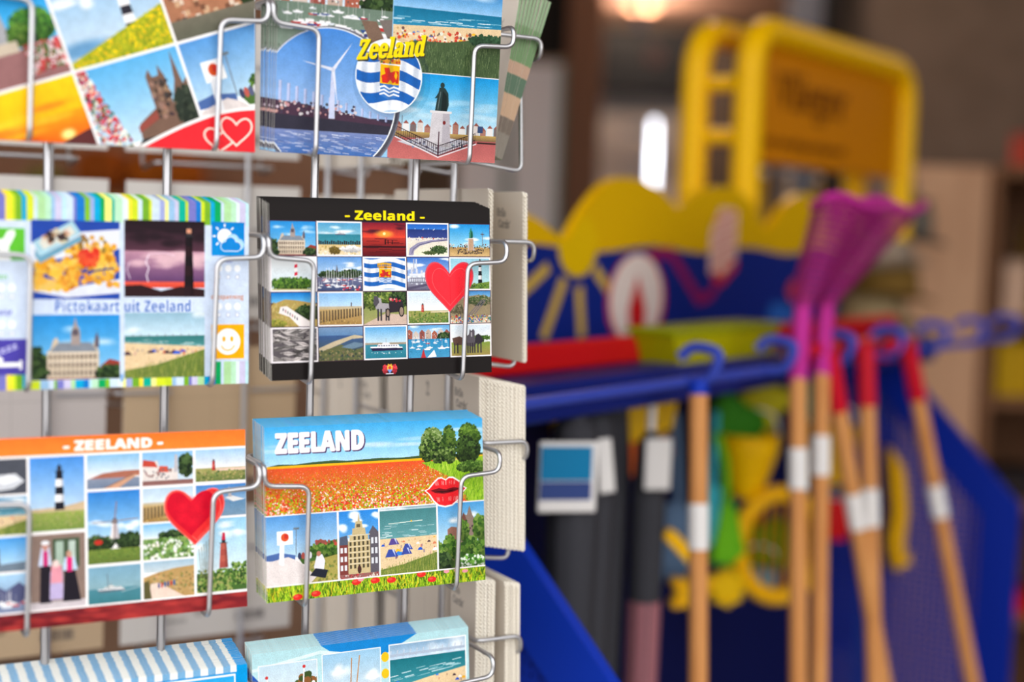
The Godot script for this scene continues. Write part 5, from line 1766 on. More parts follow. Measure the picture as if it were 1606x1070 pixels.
func art_orange() -> Pic:
	var P := Pic.make(CW, CH, k8(248, 244, 244), 31)
	P.g(0, 0.092, k8(255, 118, 40), k8(255, 135, 50))
	P.text("- ZEELAND -", 0.478, 0.05, 0.375, 0.05, k8(255, 246, 240), false, 0.0, 0.0, 2.6)
	var b := P.sub(0, 0.915, 1, 0.085)
	b.g(0, 1, k8(105, 30, 40), k8(140, 38, 42))
	for k in 60:
		b.blob(b.rng.randf(), b.rng.randf(), 0.05, 0.25, k8(185, 60, 55) if k % 3 else k8(80, 18, 26), 0.5)
	b.blob(0.6, 0.5, 0.35, 0.8, k8(200, 66, 60), 0.4)
	var xs := [0.0, 0.160, 0.37, 0.58, 0.79, 1.004]
	var cell := func(c: int, a: float, z: float) -> Pic: return P.sub(xs[c] + (0.0 if c == 0 else 0.005), a, xs[c + 1] - xs[c] - (0.005 if c == 0 else 0.01), z - a)
	var p: Pic = cell.call(0, 0.104, 0.288)
	p.r(0, 0, 1, 1, k8(75, 78, 88))
	p.p([0, 0.75, 0.3, 0.45, 0.75, 0.42, 0.95, 0.65, 0.7, 0.85, 0, 0.95], k8(205, 208, 215))
	p.p([0.2, 0.62, 0.6, 0.45, 0.85, 0.6, 0.5, 0.72], k8(240, 242, 246))
	p = cell.call(0, 0.3, 0.5)
	ph_beach(p, k8(140, 190, 225), k8(90, 160, 185), 0.3, 0.5, 14, 0.3)
	p = cell.call(0, 0.512, 0.692)
	p.g(0, 1, k8(70, 150, 220), k8(200, 225, 240))
	p.p([0, 0.8, 1, 0.72, 1, 1, 0, 1], k8(110, 125, 140))
	ph_light(p, 0.3, 0.35, 0.8, 0.07, k8(120, 115, 120), k8(150, 145, 150), 3)
	p = cell.call(0, 0.704, 0.905)
	p.g(0, 1, k8(165, 205, 235), k8(120, 130, 160))
	p.p([0, 0.5, 0.3, 0.3, 0.5, 0.42, 0.8, 0.22, 1, 0.4, 1, 0.75, 0, 0.8], k8(80, 84, 120))
	p.boats(0.05, 0.95, 0.75, 10, 0.12)
	p = cell.call(1, 0.104, 0.495)
	p.g(0, 0.72, k8(70, 140, 220), k8(190, 215, 238))
	p.p([0, 0.7, 0.6, 0.68, 1, 0.62, 1, 0.76, 0, 0.8], k8(205, 180, 145))
	p.g(0.74, 1, k8(150, 165, 80), k8(115, 140, 65))
	p.spots(0, 0.74, 1, 1, 120, [k8(165, 175, 90), k8(120, 150, 70), k8(175, 165, 110)], 0.006, 0.014)
	ph_light(p, 0.54, 0.2, 0.72, 0.085, k8(30, 30, 40), k8(246, 246, 250), 5)
	p = cell.call(1, 0.513, 0.905)     # three people in local costume before a window
	p.r(0, 0, 1, 1, k8(140, 118, 108))
	p.r(0.4, 0.06, 0.5, 0.4, k8(70, 88, 66))
	p.r(0.46, 0.1, 0.14, 0.34, k8(165, 185, 170))
	p.r(0.7, 0.1, 0.12, 0.34, k8(185, 200, 190))
	p.g(0.9, 1, k8(195, 185, 190), k8(210, 200, 205))
	p.p([0.16, 0.92, 0.18, 0.3, 0.36, 0.3, 0.38, 0.92], k8(35, 30, 40))
	p.p([0.14, 0.42, 0.2, 0.16, 0.34, 0.16, 0.38, 0.42], k8(205, 215, 240))
	p.r(0.23, 0.22, 0.09, 0.2, k8(205, 50, 120))
	p.e(0.27, 0.16, 0.06, 0.055, k8(195, 140, 125))
	p.e(0.27, 0.11, 0.075, 0.03, k8(235, 235, 240))
	p.p([0.34, 0.88, 0.36, 0.5, 0.58, 0.5, 0.6, 0.88], k8(190, 175, 215))
	p.p([0.36, 0.66, 0.38, 0.42, 0.56, 0.42, 0.58, 0.66], k8(225, 150, 165))
	p.e(0.46, 0.4, 0.06, 0.05, k8(230, 205, 200))
	p.p([0.58, 0.92, 0.62, 0.44, 0.8, 0.44, 0.92, 0.92], k8(32, 28, 38))
	p.p([0.58, 0.5, 0.62, 0.32, 0.8, 0.32, 0.86, 0.5], k8(190, 215, 240))
	p.r(0.66, 0.32, 0.1, 0.2, k8(225, 40, 120))
	p.e(0.7, 0.28, 0.05, 0.045, k8(200, 150, 130))
	p = cell.call(2, 0.104, 0.288)     # long jetty
	p.g(0, 0.65, k8(130, 185, 225), k8(235, 238, 240))
	p.p([0, 0.72, 0.3, 0.55, 0.7, 0.5, 1, 0.5, 1, 0.66, 0, 0.8], k8(170, 105, 85))
	p.g(0.7, 1, k8(135, 145, 165), k8(110, 125, 150))
	p.p([0.3, 1, 0.86, 0.62, 0.98, 0.62, 0.6, 1], k8(205, 155, 125))
	p.l(0.34, 0.98, 0.88, 0.62, 2.5, k8(110, 75, 60))
	ph_windmill(cell.call(2, 0.302, 0.692))
	p = cell.call(2, 0.706, 0.905)     # small trawler
	p.g(0, 0.62, k8(120, 165, 190), k8(140, 175, 185))
	p.g(0.6, 1, k8(75, 135, 150), k8(60, 120, 130))
	ph_ship(p, 0.44, 0.66, 0.26, k8(95, 110, 120), k8(225, 225, 220))
	p.path([0.36, 0.2, 0.38, 0.6], 2.5, k8(95, 95, 100))
	p.l(0.62, 0.72, 1, 0.62, 2.0, k8(190, 210, 215))
	p = cell.call(3, 0.104, 0.288)     # row of houses with red roofs
	p.g(0, 1, k8(130, 185, 230), k8(220, 230, 238))
	p.p([0, 0.3, 0.3, 0.26, 0.34, 0.52, 0.7, 0.5, 0.7, 0.88, 0, 0.9], k8(225, 215, 210))
	p.p([0, 0.42, 0.02, 0.22, 0.24, 0.28, 0.3, 0.46], k8(195, 70, 55))
	p.p([0.3, 0.6, 0.34, 0.42, 0.5, 0.44, 0.52, 0.62], k8(205, 85, 65))
	p.spots(0.02, 0.52, 0.6, 0.8, 26, [k8(100, 95, 105), k8(130, 70, 65)], 0.02, 0.035)
	p.p([0.62, 0.62, 0.64, 0.1, 0.69, 0.1, 0.7, 0.62], k8(190, 185, 190))
	p.bush(0.86, 0.42, 0.14, 0.34, 160, DARKG, 0.05)
	p.g(0.86, 1, k8(130, 85, 80), k8(150, 110, 105))
	ph_poles(cell.call(3, 0.302, 0.487), k8(180, 205, 225))
	p = cell.call(3, 0.497, 0.692)     # white flowers
	p.g(0, 0.4, k8(120, 185, 230), k8(220, 232, 240))
	p.bush(0.6, 0.35, 0.3, 0.14, 80, DARKG, 0.04)
	p.r(0, 0.42, 1, 0.58, k8(105, 140, 75))
	p.spots(0, 0.42, 1, 1, 140, [k8(70, 105, 45), k8(130, 165, 80), k8(150, 185, 110)], 0.02, 0.05)
	p.spots(0, 0.5, 1, 1, 60, [k8(250, 250, 246), k8(235, 240, 225)], 0.02, 0.055)
	p = cell.call(3, 0.702, 0.905)     # dune path
	p.g(0, 0.3, k8(155, 185, 205), k8(205, 215, 220))
	p.p([0, 0.42, 0.3, 0.3, 0.6, 0.22, 1, 0.18, 1, 1, 0, 1], k8(185, 150, 95))
	p.spots(0.1, 0.35, 1, 0.9, 120, [k8(200, 165, 110), k8(160, 125, 75), k8(140, 130, 75)], 0.02, 0.045)
	p.p([0.14, 0.6, 0.3, 0.58, 0.8, 1, 0.1, 1], k8(230, 205, 190))
	p.p([0, 0.55, 0.1, 0.5, 0.16, 1, 0, 1], k8(90, 85, 50))
	for k in 6:
		p.e(0.3 + k * 0.06, 0.66 - 0.01 * k, 0.02, 0.08, [k8(60, 70, 130), k8(180, 50, 60), k8(50, 90, 150)][k % 3])
	p = cell.call(4, 0.104, 0.283)     # dunes and far red lighthouse
	p.g(0, 0.62, k8(160, 200, 235), k8(242, 236, 234))
	p.g(0.58, 1, k8(165, 160, 95), k8(100, 115, 60))
	p.r(0.4, 0.6, 0.6, 0.08, k8(225, 195, 175))
	p.spots(0, 0.66, 1, 1, 110, [k8(120, 135, 70), k8(180, 165, 105), k8(80, 100, 50)], 0.015, 0.035)
	ph_light(p, 0.36, 0.36, 0.66, 0.035, k8(180, 50, 50), k8(200, 90, 80), 3)
	p = cell.call(4, 0.302, 0.48)      # gull over the sea
	p.g(0, 0.5, k8(70, 130, 200), k8(150, 190, 225))
	p.g(0.5, 1, k8(100, 145, 185), k8(120, 150, 175))
	p.p([0.58, 0.42, 0.7, 0.36, 0.98, 0.5, 0.74, 0.56], k8(240, 240, 240))
	p.p([0.64, 0.4, 0.66, 0.05, 0.72, 0.4], k8(200, 190, 190))
	p = cell.call(4, 0.492, 0.9)       # red lighthouse above shrubs
	p.g(0, 0.75, k8(150, 205, 235), k8(220, 235, 242))
	p.clouds(0.05, 0.5, 5)
	ph_light(p, 0.54, 0.34, 0.68, 0.085, k8(190, 95, 80), k8(175, 80, 70), 4)
	p.p([0.5, 0.3, 0.52, 0.2, 0.57, 0.2, 0.58, 0.3], k8(200, 40, 70))
	p.r(0, 0.74, 1, 0.26, k8(70, 105, 48))
	for k in 420:
		var x := p.rng.randf()
		p.dot(x, 0.7 + 0.3 * p.rng.randf() - (0.08 if x > 0.7 else 0.0), p.rng.randf_range(3, 7), [k8(105, 140, 60), k8(70, 105, 45), k8(140, 170, 85), k8(160, 165, 95), k8(50, 75, 38)][k % 5])
	for k in 5:
		p.path([0.1 + k * 0.03, 0.8, 0.05 + k * 0.05, 0.4 - k * 0.03], 2.5, k8(110, 105, 75))
	for k in 7:
		P.heart(0.79, 0.475, 0.122 - 0.0015 * k, 0.158 - 0.002 * k, k8(255, 120, 110).lerp(k8(238, 48, 50), k / 6.0))
	for k in 4:
		var hp := Pic.heart_pts(0.795 + 0.003 * k, 0.472 + 0.006 * k, 0.1 - k * 0.002, 0.132 - k * 0.002)
		hp.append_array([hp[0], hp[1]])
		P.path(hp, 1.6, k8(255, 110, 100))
	P.heart(0.775, 0.455, 0.096, 0.125, k8(208, 12, 42))
	for k in 30:
		P.blob(0.775 + P.rng.randf_range(-0.05, 0.05), 0.45 + P.rng.randf_range(-0.07, 0.06), 0.03, 0.04, k8(225, 25, 50), 0.25)
	return P

func art_picto() -> Pic:
	var P := Pic.make(CW, CH, k8(208, 222, 244), 41)
	var cols := [k8(255, 250, 130), k8(205, 222, 245), k8(130, 190, 40), k8(210, 225, 40), k8(190, 230, 240), k8(0, 175, 150), k8(175, 220, 160), k8(160, 170, 220), k8(120, 175, 40), k8(205, 225, 245), k8(200, 220, 40), k8(185, 230, 195), k8(255, 245, 150), k8(0, 165, 215), k8(115, 170, 45), k8(120, 120, 195), k8(225, 240, 245), k8(150, 190, 225), k8(0, 165, 90), k8(215, 225, 50), k8(20, 120, 205), k8(255, 225, 60), k8(205, 200, 230)]
	for band in [[0.0, 0.125], [0.955, 1.0]]:
		var x := 0.0
		var k := 0
		while x < 1.0:
			var wd: float = [0.016, 0.026, 0.011, 0.03, 0.02, 0.014, 0.024][k % 7]
			var c: Color = cols[(k * 5 + k / 4) % cols.size()]
			P.r(x, band[0], wd, band[1] - band[0], c)
			if band[0] > 0.5 and (x > 0.84 or x < 0.15):
				P.r(x, 0.875, wd, 0.13, c)
			x += wd
			k += 1
	# fried fish bites with a dip, on a blue and white cloth
	var p := P.sub(0.172, 0.118, 0.322, 0.412)
	p.r(0, 0, 1, 1, k8(35, 70, 165))
	p.p([0, 0.3, 0.4, 0.16, 1, 0.1, 1, 0.35, 0.5, 0.45, 0, 0.55], k8(225, 228, 240))
	p.p([0, 0.78, 0.5, 0.84, 1, 0.74, 1, 0.92, 0.4, 0.98, 0, 0.9], k8(222, 226, 240))
	p.spots(0.04, 0.48, 0.5, 0.86, 60, [k8(235, 165, 40), k8(245, 190, 70), k8(205, 125, 25), k8(250, 205, 100)], 0.035, 0.06)
	p.spots(0.4, 0.3, 0.95, 0.66, 90, [k8(235, 165, 40), k8(245, 190, 70), k8(205, 125, 25), k8(250, 205, 100)], 0.03, 0.055)
	p.spots(0.55, 0.2, 0.85, 0.4, 20, [k8(215, 165, 70), k8(150, 110, 50)], 0.02, 0.035)
	p.spots(0.3, 0.6, 1.0, 0.82, 40, [k8(240, 180, 60), k8(225, 150, 40)], 0.03, 0.045)
	p.spots(0.55, 0.38, 0.74, 0.58, 30, [k8(220, 50, 30), k8(235, 80, 40)], 0.025, 0.045)
	p.l(0.56, 0.66, 0.94, 0.6, 7.0, k8(60, 70, 120))
	p.p([0.02, 0.28, 0.46, 0.0, 0.56, 0.16, 0.1, 0.46], k8(165, 205, 220))
	p.p([0.08, 0.28, 0.44, 0.06, 0.5, 0.16, 0.14, 0.38], k8(215, 215, 205))
	p.spots(0.14, 0.14, 0.44, 0.3, 24, [k8(60, 45, 40), k8(170, 120, 90), k8(220, 200, 180)], 0.02, 0.045)
	p.p([0.04, 0.36, 0.1, 0.46, 0.56, 0.18, 0.56, 0.26, 0.1, 0.55, 0.04, 0.46], k8(110, 160, 185))
	# thunderstorm and a dark lighthouse
	p = P.sub(0.512, 0.106, 0.31, 0.412)
	p.g(0, 0.4, k8(28, 18, 24), k8(85, 50, 66))
	p.g(0.4, 0.8, k8(190, 140, 160), k8(95, 60, 105))
	p.clouds(0.35, 0.6, 14, k8(225, 185, 195), 0.5)
	p.clouds(0.05, 0.3, 10, k8(35, 22, 30), 0.6)
	p.g(0.8, 0.88, k8(230, 90, 70), k8(215, 70, 50))
	p.p([0, 1, 0, 0.85, 0.2, 0.84, 0.45, 0.92, 0.7, 0.86, 1, 0.9, 1, 1], k8(45, 25, 28))
	p.path([0.3, 0.44, 0.26, 0.55, 0.3, 0.62, 0.27, 0.72, 0.29, 0.8], 3.5, k8(250, 235, 250))
	p.path([0.06, 0.55, 0.03, 0.65, 0.07, 0.76], 2.5, k8(240, 220, 240))
	p.path([0.3, 0.44, 0.5, 0.42, 0.62, 0.46], 2.0, k8(245, 225, 240))
	ph_light(p, 0.8, 0.2, 0.98, 0.06, k8(26, 18, 24), k8(40, 22, 28), 6)
	p.r(0.77, 0.1, 0.06, 0.06, k8(215, 150, 120))
	ph_hall(P.sub(0.172, 0.612, 0.322, 0.345))
	p = P.sub(0.512, 0.6, 0.31, 0.355)
	ph_beach(p, k8(160, 205, 230), k8(60, 140, 140), 0.36, 0.52, 26, 0.34, -0.06)
	for k in 9:
		p.l(0.1 + k * 0.1, 0.37, 0.1 + k * 0.1, 0.33, 3.0, k8(110, 120, 125))
	P.r(0.172, 0.952, 0.33, 0.05, k8(205, 222, 245))
	var k2 := 0
	var xx := 0.16
	while xx < 0.84:
		var wd: float = [0.026, 0.016, 0.03, 0.02, 0.011, 0.024][k2 % 6]
		P.r(xx, 0.955, wd, 0.045, cols[(k2 * 7 + 3) % cols.size()])
		xx += wd
		k2 += 1
	P.r(0.496, 0.93, 0.012, 0.04, k8(120, 170, 225))
	P.text("Pictokaart uit Zeeland", 0.512, 0.566, 0.51, 0.068, k8(235, 242, 252), false, 0.0, 0.0, 2.5)
	P.text("Pictokaart uit Zeeland", 0.512, 0.566, 0.51, 0.066, k8(55, 105, 190))
	# weather icon
	p = P.sub(0.85, 0.105, 0.132, 0.185)
	p.g(0, 1, k8(0, 125, 205), k8(0, 140, 215))
	for k in 8:
		var d := Vector2.from_angle(k * TAU / 8.0)
		p.l(0.4 + d.x * 0.27, 0.42 + d.y * 0.27, 0.4 + d.x * 0.37, 0.42 + d.y * 0.37, 6.0, Color.WHITE)
	p.e(0.4, 0.42, 0.22, 0.22, Color.WHITE)
	for s in [[0.05, k8(170, 215, 245)], [0.0, Color.WHITE], [-0.035, k8(10, 130, 210)]]:
		for q in [[0.42, 0.72, 0.15], [0.58, 0.6, 0.17], [0.76, 0.72, 0.15]]:
			p.e(q[0] + (0.06 if s[0] > 0.02 else 0.0), q[1] - (0.06 if s[0] > 0.02 else 0.0), q[2] + s[0] * 0.5, q[2] + s[0] * 0.5, s[1])
		p.r(0.38, 0.68, 0.42, 0.18 + s[0] * 0.4, s[1])
	P.text("weer", 0.916, 0.315, 0.045, 0.025, k8(40, 60, 170))
	P.text("ontspanning", 0.914, 0.52, 0.13, 0.035, k8(205, 120, 60))
	P.text("eten", 0.06, 0.415, 0.055, 0.028, k8(110, 190, 90))
	P.text("verblijf", 0.06, 0.602, 0.09, 0.034, k8(80, 80, 180))
	for row in [0.36, 0.57, 0.47, 0.66]:
		for k in 3:
			var x: float = (0.88 if row in [0.36, 0.57] else 0.03) + k * 0.037
			P.e(x, row, 0.013, 0.02, k8(245, 248, 252))
			P.r(x - 0.008, row + 0.035, 0.016, 0.024, k8(165, 175, 205))
			P.r(x - 0.006, row + 0.038, 0.012, 0.018, k8(238, 242, 250))
	# smiling icon
	p = P.sub(0.85, 0.67, 0.132, 0.19)
	p.r(0, 0, 1, 1, k8(250, 175, 0))
	p.e(0.5, 0.5, 0.38, 0.38, Color.WHITE)
	p.e(0.38, 0.42, 0.05, 0.08, k8(250, 175, 0))
	p.e(0.62, 0.42, 0.05, 0.08, k8(250, 175, 0))
	p.path([0.3, 0.62, 0.38, 0.72, 0.5, 0.76, 0.62, 0.72, 0.7, 0.62], 5.0, k8(250, 175, 0))
	# green icon and bed icon at the left edge
	p = P.sub(0.0, 0.165, 0.15, 0.165)
	p.r(0, 0, 1, 1, k8(95, 190, 50))
	p.p([0.35, 1.0, 0.4, 0.55, 0.2, 0.5, 0.2, 0.4, 0.5, 0.35, 0.6, 0.1, 0.75, 0.05, 0.78, 0.2, 0.62, 0.6, 0.68, 1.0], Color.WHITE)
	p = P.sub(0.0, 0.735, 0.165, 0.185)
	p.r(0, 0, 1, 1, k8(75, 65, 165))
	p.r(0.16, 0.5, 0.06, 0.36, Color.WHITE)
	p.r(0.16, 0.66, 0.68, 0.12, Color.WHITE)
	p.r(0.78, 0.6, 0.06, 0.26, Color.WHITE)
	p.e(0.34, 0.58, 0.1, 0.08, Color.WHITE)
	p.text("zzzz", 0.5, 0.3, 0.5, 0.14, k8(200, 200, 240), false, -0.35)
	return P

func art_flag() -> Pic:
	var P := Pic.make(CW, CH, k8(150, 200, 235), 51)
	ph_harbour(P.sub(0, 0, 0.493, 0.46), k8(110, 130, 115), 0.36)
	var p := P.sub(0, 0, 0.493, 0.46)
	p.boats(0.1, 0.6, 0.6, 9, 0.06)
	p.p([0.45, 0.78, 0.68, 0.62, 0.8, 0.72, 0.68, 0.86], k8(225, 225, 228))
	p.spots(0.5, 0.64, 0.78, 0.8, 30, [k8(190, 50, 50), k8(240, 240, 240), k8(120, 120, 130), k8(60, 70, 110)], 0.01, 0.025)
	p.p([0.72, 0.5, 0.86, 0.5, 1, 0.92, 0.86, 0.92], k8(125, 100, 85))
	p.p([0.88, 0.48, 1, 0.46, 1, 0.8], k8(120, 110, 105))
	p = P.sub(0.497, 0, 0.503, 0.5)
	ph_beach(p, k8(60, 150, 225), k8(20, 130, 175), 0.26, 0.42, 10, 0.0, 0.05)
	p.tents(0.05, 0.52, 1, 0.66, 60, 0.028)
	p.spots(0.04, 0.5, 1, 0.63, 90, [k8(225, 85, 45), k8(240, 120, 70), k8(200, 60, 45), k8(245, 235, 225), k8(120, 80, 70)], 0.01, 0.022)
	p.p([0, 0.7, 0.2, 0.63, 0.5, 0.62, 1, 0.5, 1, 1, 0, 1], k8(72, 92, 58))
	for k in 900:
		var x := p.rng.randf()
		var y := p.rng.randf_range(0.64, 1.0)
		if y > 0.72 - x * 0.16:
			p.l(x, y + 0.03, x + p.rng.randf_range(-0.012, 0.012), y - 0.03, 1.5, [k8(84, 106, 64), k8(62, 82, 50), k8(112, 130, 88), k8(48, 68, 42)][k % 4])
	p.bush(0.9, 0.56, 0.2, 0.07, 120, [k8(60, 95, 65), k8(45, 75, 50)], 0.02)
	# statue in its fenced square
	P.r(0.493, 0.494, 0.51, 0.006, k8(235, 235, 238))
	p = P.sub(0.493, 0.5, 0.507, 0.5)
	p.g(0, 0.7, k8(20, 150, 220), k8(215, 232, 240))
	for k in 12:
		p.blob(p.rng.randf(), p.rng.randf_range(0.25, 0.5), 0.2, 0.05, Color.WHITE, 0.3)
	for k in 16:
		var x := k * 0.065
		var t := 0.62 - 0.06 * p.rng.randf()
		p.r(x, t, 0.055, 0.12, [k8(215, 205, 200), k8(170, 120, 105), k8(230, 228, 228), k8(120, 105, 105)][k % 4])
		p.p([x, t, x + 0.027, t - 0.04, x + 0.055, t], k8(150, 85, 75))
	p.r(0.82, 0.57, 0.05, 0.08, k8(55, 75, 115))
	p.path([0.12, 0.5, 0.12, 0.6], 3.0, k8(110, 100, 110))
	p.g(0.68, 0.76, k8(190, 160, 90), k8(120, 90, 70))
	p.g(0.75, 1, k8(180, 95, 95), k8(200, 112, 108))
	p.r(0.82, 0.76, 0.2, 0.02, k8(50, 35, 35))
	p.p([0.08, 0.8, 0.46, 0.72, 0.78, 0.76, 0.46, 0.94], k8(195, 195, 205))
	p.spots(0.2, 0.76, 0.7, 0.86, 50, [k8(120, 130, 160), k8(225, 225, 230), k8(90, 90, 105)], 0.008, 0.016)
	ph_statue(p, 0.47, 0.84, 0.09, 0.2, k8(38, 58, 58))
	for k in 44:
		var t := k / 43.0
		var a := Vector2(0.06, 0.72).lerp(Vector2(0.46, 0.93), t * 2.0) if t < 0.5 else Vector2(0.46, 0.93).lerp(Vector2(0.8, 0.76), t * 2.0 - 1.0)
		p.l(a.x, a.y - 0.1, a.x, a.y + 0.02, 2.2, k8(45, 28, 38))
	for o in [-0.1, -0.02, 0.015]:
		p.path([0.06, 0.72 + o, 0.46, 0.93 + o, 0.8, 0.76 + o], 3.0, k8(42, 26, 36))
	p.path([0.06, 0.745, 0.46, 0.965, 0.81, 0.785], 5.0, k8(225, 220, 225))
	p.path([0.46, 0.66, 0.46, 0.95], 5.0, k8(70, 35, 50))
	# the round photograph of the storm barrier and a turbine
	for k in 6:
		P.e(0.232 + 0.006, 0.70 + 0.01, 0.305 - 0.002 * k, 0.43 - 0.003 * k, k8(120, 120, 135).darkened(0.07 * k))
	P.e(0.232, 0.70, 0.292, 0.412, k8(240, 244, 248))
	var Q := Pic.make(600, 600, k8(90, 150, 220), 52)
	Q.g(0, 0.62, k8(70, 135, 215), k8(165, 195, 235))
	Q.g(0.6, 0.72, k8(70, 62, 85), k8(48, 46, 60))
	for k in 15:
		var x := 0.12 + k * 0.062
		var t := 0.38 + k * 0.0155
		Q.r(x, t, 0.024 - k * 0.0007, 0.62 - t, k8(190, 200, 235))
		Q.r(x + 0.016 - k * 0.0005, t, 0.008, 0.62 - t, k8(150, 160, 200))
	Q.p([0.0, 0.5, 0.4, 0.54, 1, 0.63, 1, 0.68, 0, 0.6], k8(75, 52, 70))
	Q.spots(0, 0.52, 0.7, 0.6, 90, [k8(200, 150, 150), k8(70, 60, 80), k8(225, 215, 220)], 0.006, 0.012)
	Q.p([0.0, 0.6, 1, 0.65, 1, 0.72, 0, 0.72], k8(52, 50, 64))
	Q.g(0.71, 1, k8(125, 140, 190), k8(20, 85, 170))
	for k in 200:
		var y := Q.rng.randf_range(0.72, 0.86)
		var x := Q.rng.randf()
		Q.l(x, y, x + 0.05, y + 0.004, 2.0, [k8(220, 225, 240), k8(90, 105, 160), k8(170, 180, 215)][k % 3])
	for k in 60:
		var y := Q.rng.randf_range(0.86, 1.0)
		var x := Q.rng.randf()
		Q.l(x, y, x + 0.08, y + 0.004, 2.0, [k8(45, 115, 195), k8(15, 70, 150)][k % 2])
	Q.p([0.505, 0.28, 0.53, 0.28, 0.54, 0.62, 0.495, 0.62], k8(205, 212, 240))
	for a in [-0.95, 3.33, 1.4]:
		var d := Vector2.from_angle(a)
		var o := d.orthogonal() * 0.012
		var c := Vector2(0.517, 0.28)
		Q.p([c.x + o.x, c.y + o.y, c.x + d.x * 0.24, c.y + d.y * 0.24, c.x - o.x, c.y - o.y], k8(228, 232, 246))
	Q.dot(0.517, 0.28, 9.0, k8(215, 218, 235))
	for yy in 600:
		var t := (yy + 0.5) / 300.0 - 1.0
		var half := sqrt(maxf(0.0, 1.0 - t * t))
		for xx in range(int(300 - half * 300), int(300 + half * 300)):
			var X := int((0.232 + (xx / 300.0 - 1.0) * 0.287) * CW)
			var Y := int((0.70 + (yy / 300.0 - 1.0) * 0.406) * CH)
			if X >= 0 and Y >= 0 and X < CW and Y < CH:
				P.im.set_pixel(X, Y, Q.im.get_pixel(xx, yy))
	P.r(0, 0.997, 0.5, 0.003, k8(30, 90, 170))
	# round flag badge with a printed drop shadow
	for k in 14:
		P.blob(0.502 + 0.0, 0.555, 0.175, 0.25, k8(40, 50, 70), 0.09)
	P.e(0.488, 0.532, 0.15, 0.212, k8(235, 242, 248))
	var F := Pic.make(400, 400, Color.WHITE, 53)
	ph_flag(F, k8(120, 175, 225))
	for yy in 400:
		var t := (yy + 0.5) / 200.0 - 1.0
		var half := sqrt(maxf(0.0, 1.0 - t * t))
		for xx in range(int(200 - half * 200), int(200 + half * 200)):
			P.im.set_pixel(clampi(int((0.488 + (xx / 200.0 - 1.0) * 0.145) * CW), 0, CW - 1), clampi(int((0.532 + (yy / 200.0 - 1.0) * 0.205) * CH), 0, CH - 1), F.im.get_pixel(xx, yy))
	P.text("Zeeland", 0.503, 0.375, 0.30, 0.115, k8(60, 60, 40), true, -0.13, 0.3, 3.0)
	P.text("Zeeland", 0.498, 0.367, 0.30, 0.115, k8(255, 220, 10), true, -0.13, 0.3, 2.6)
	return P

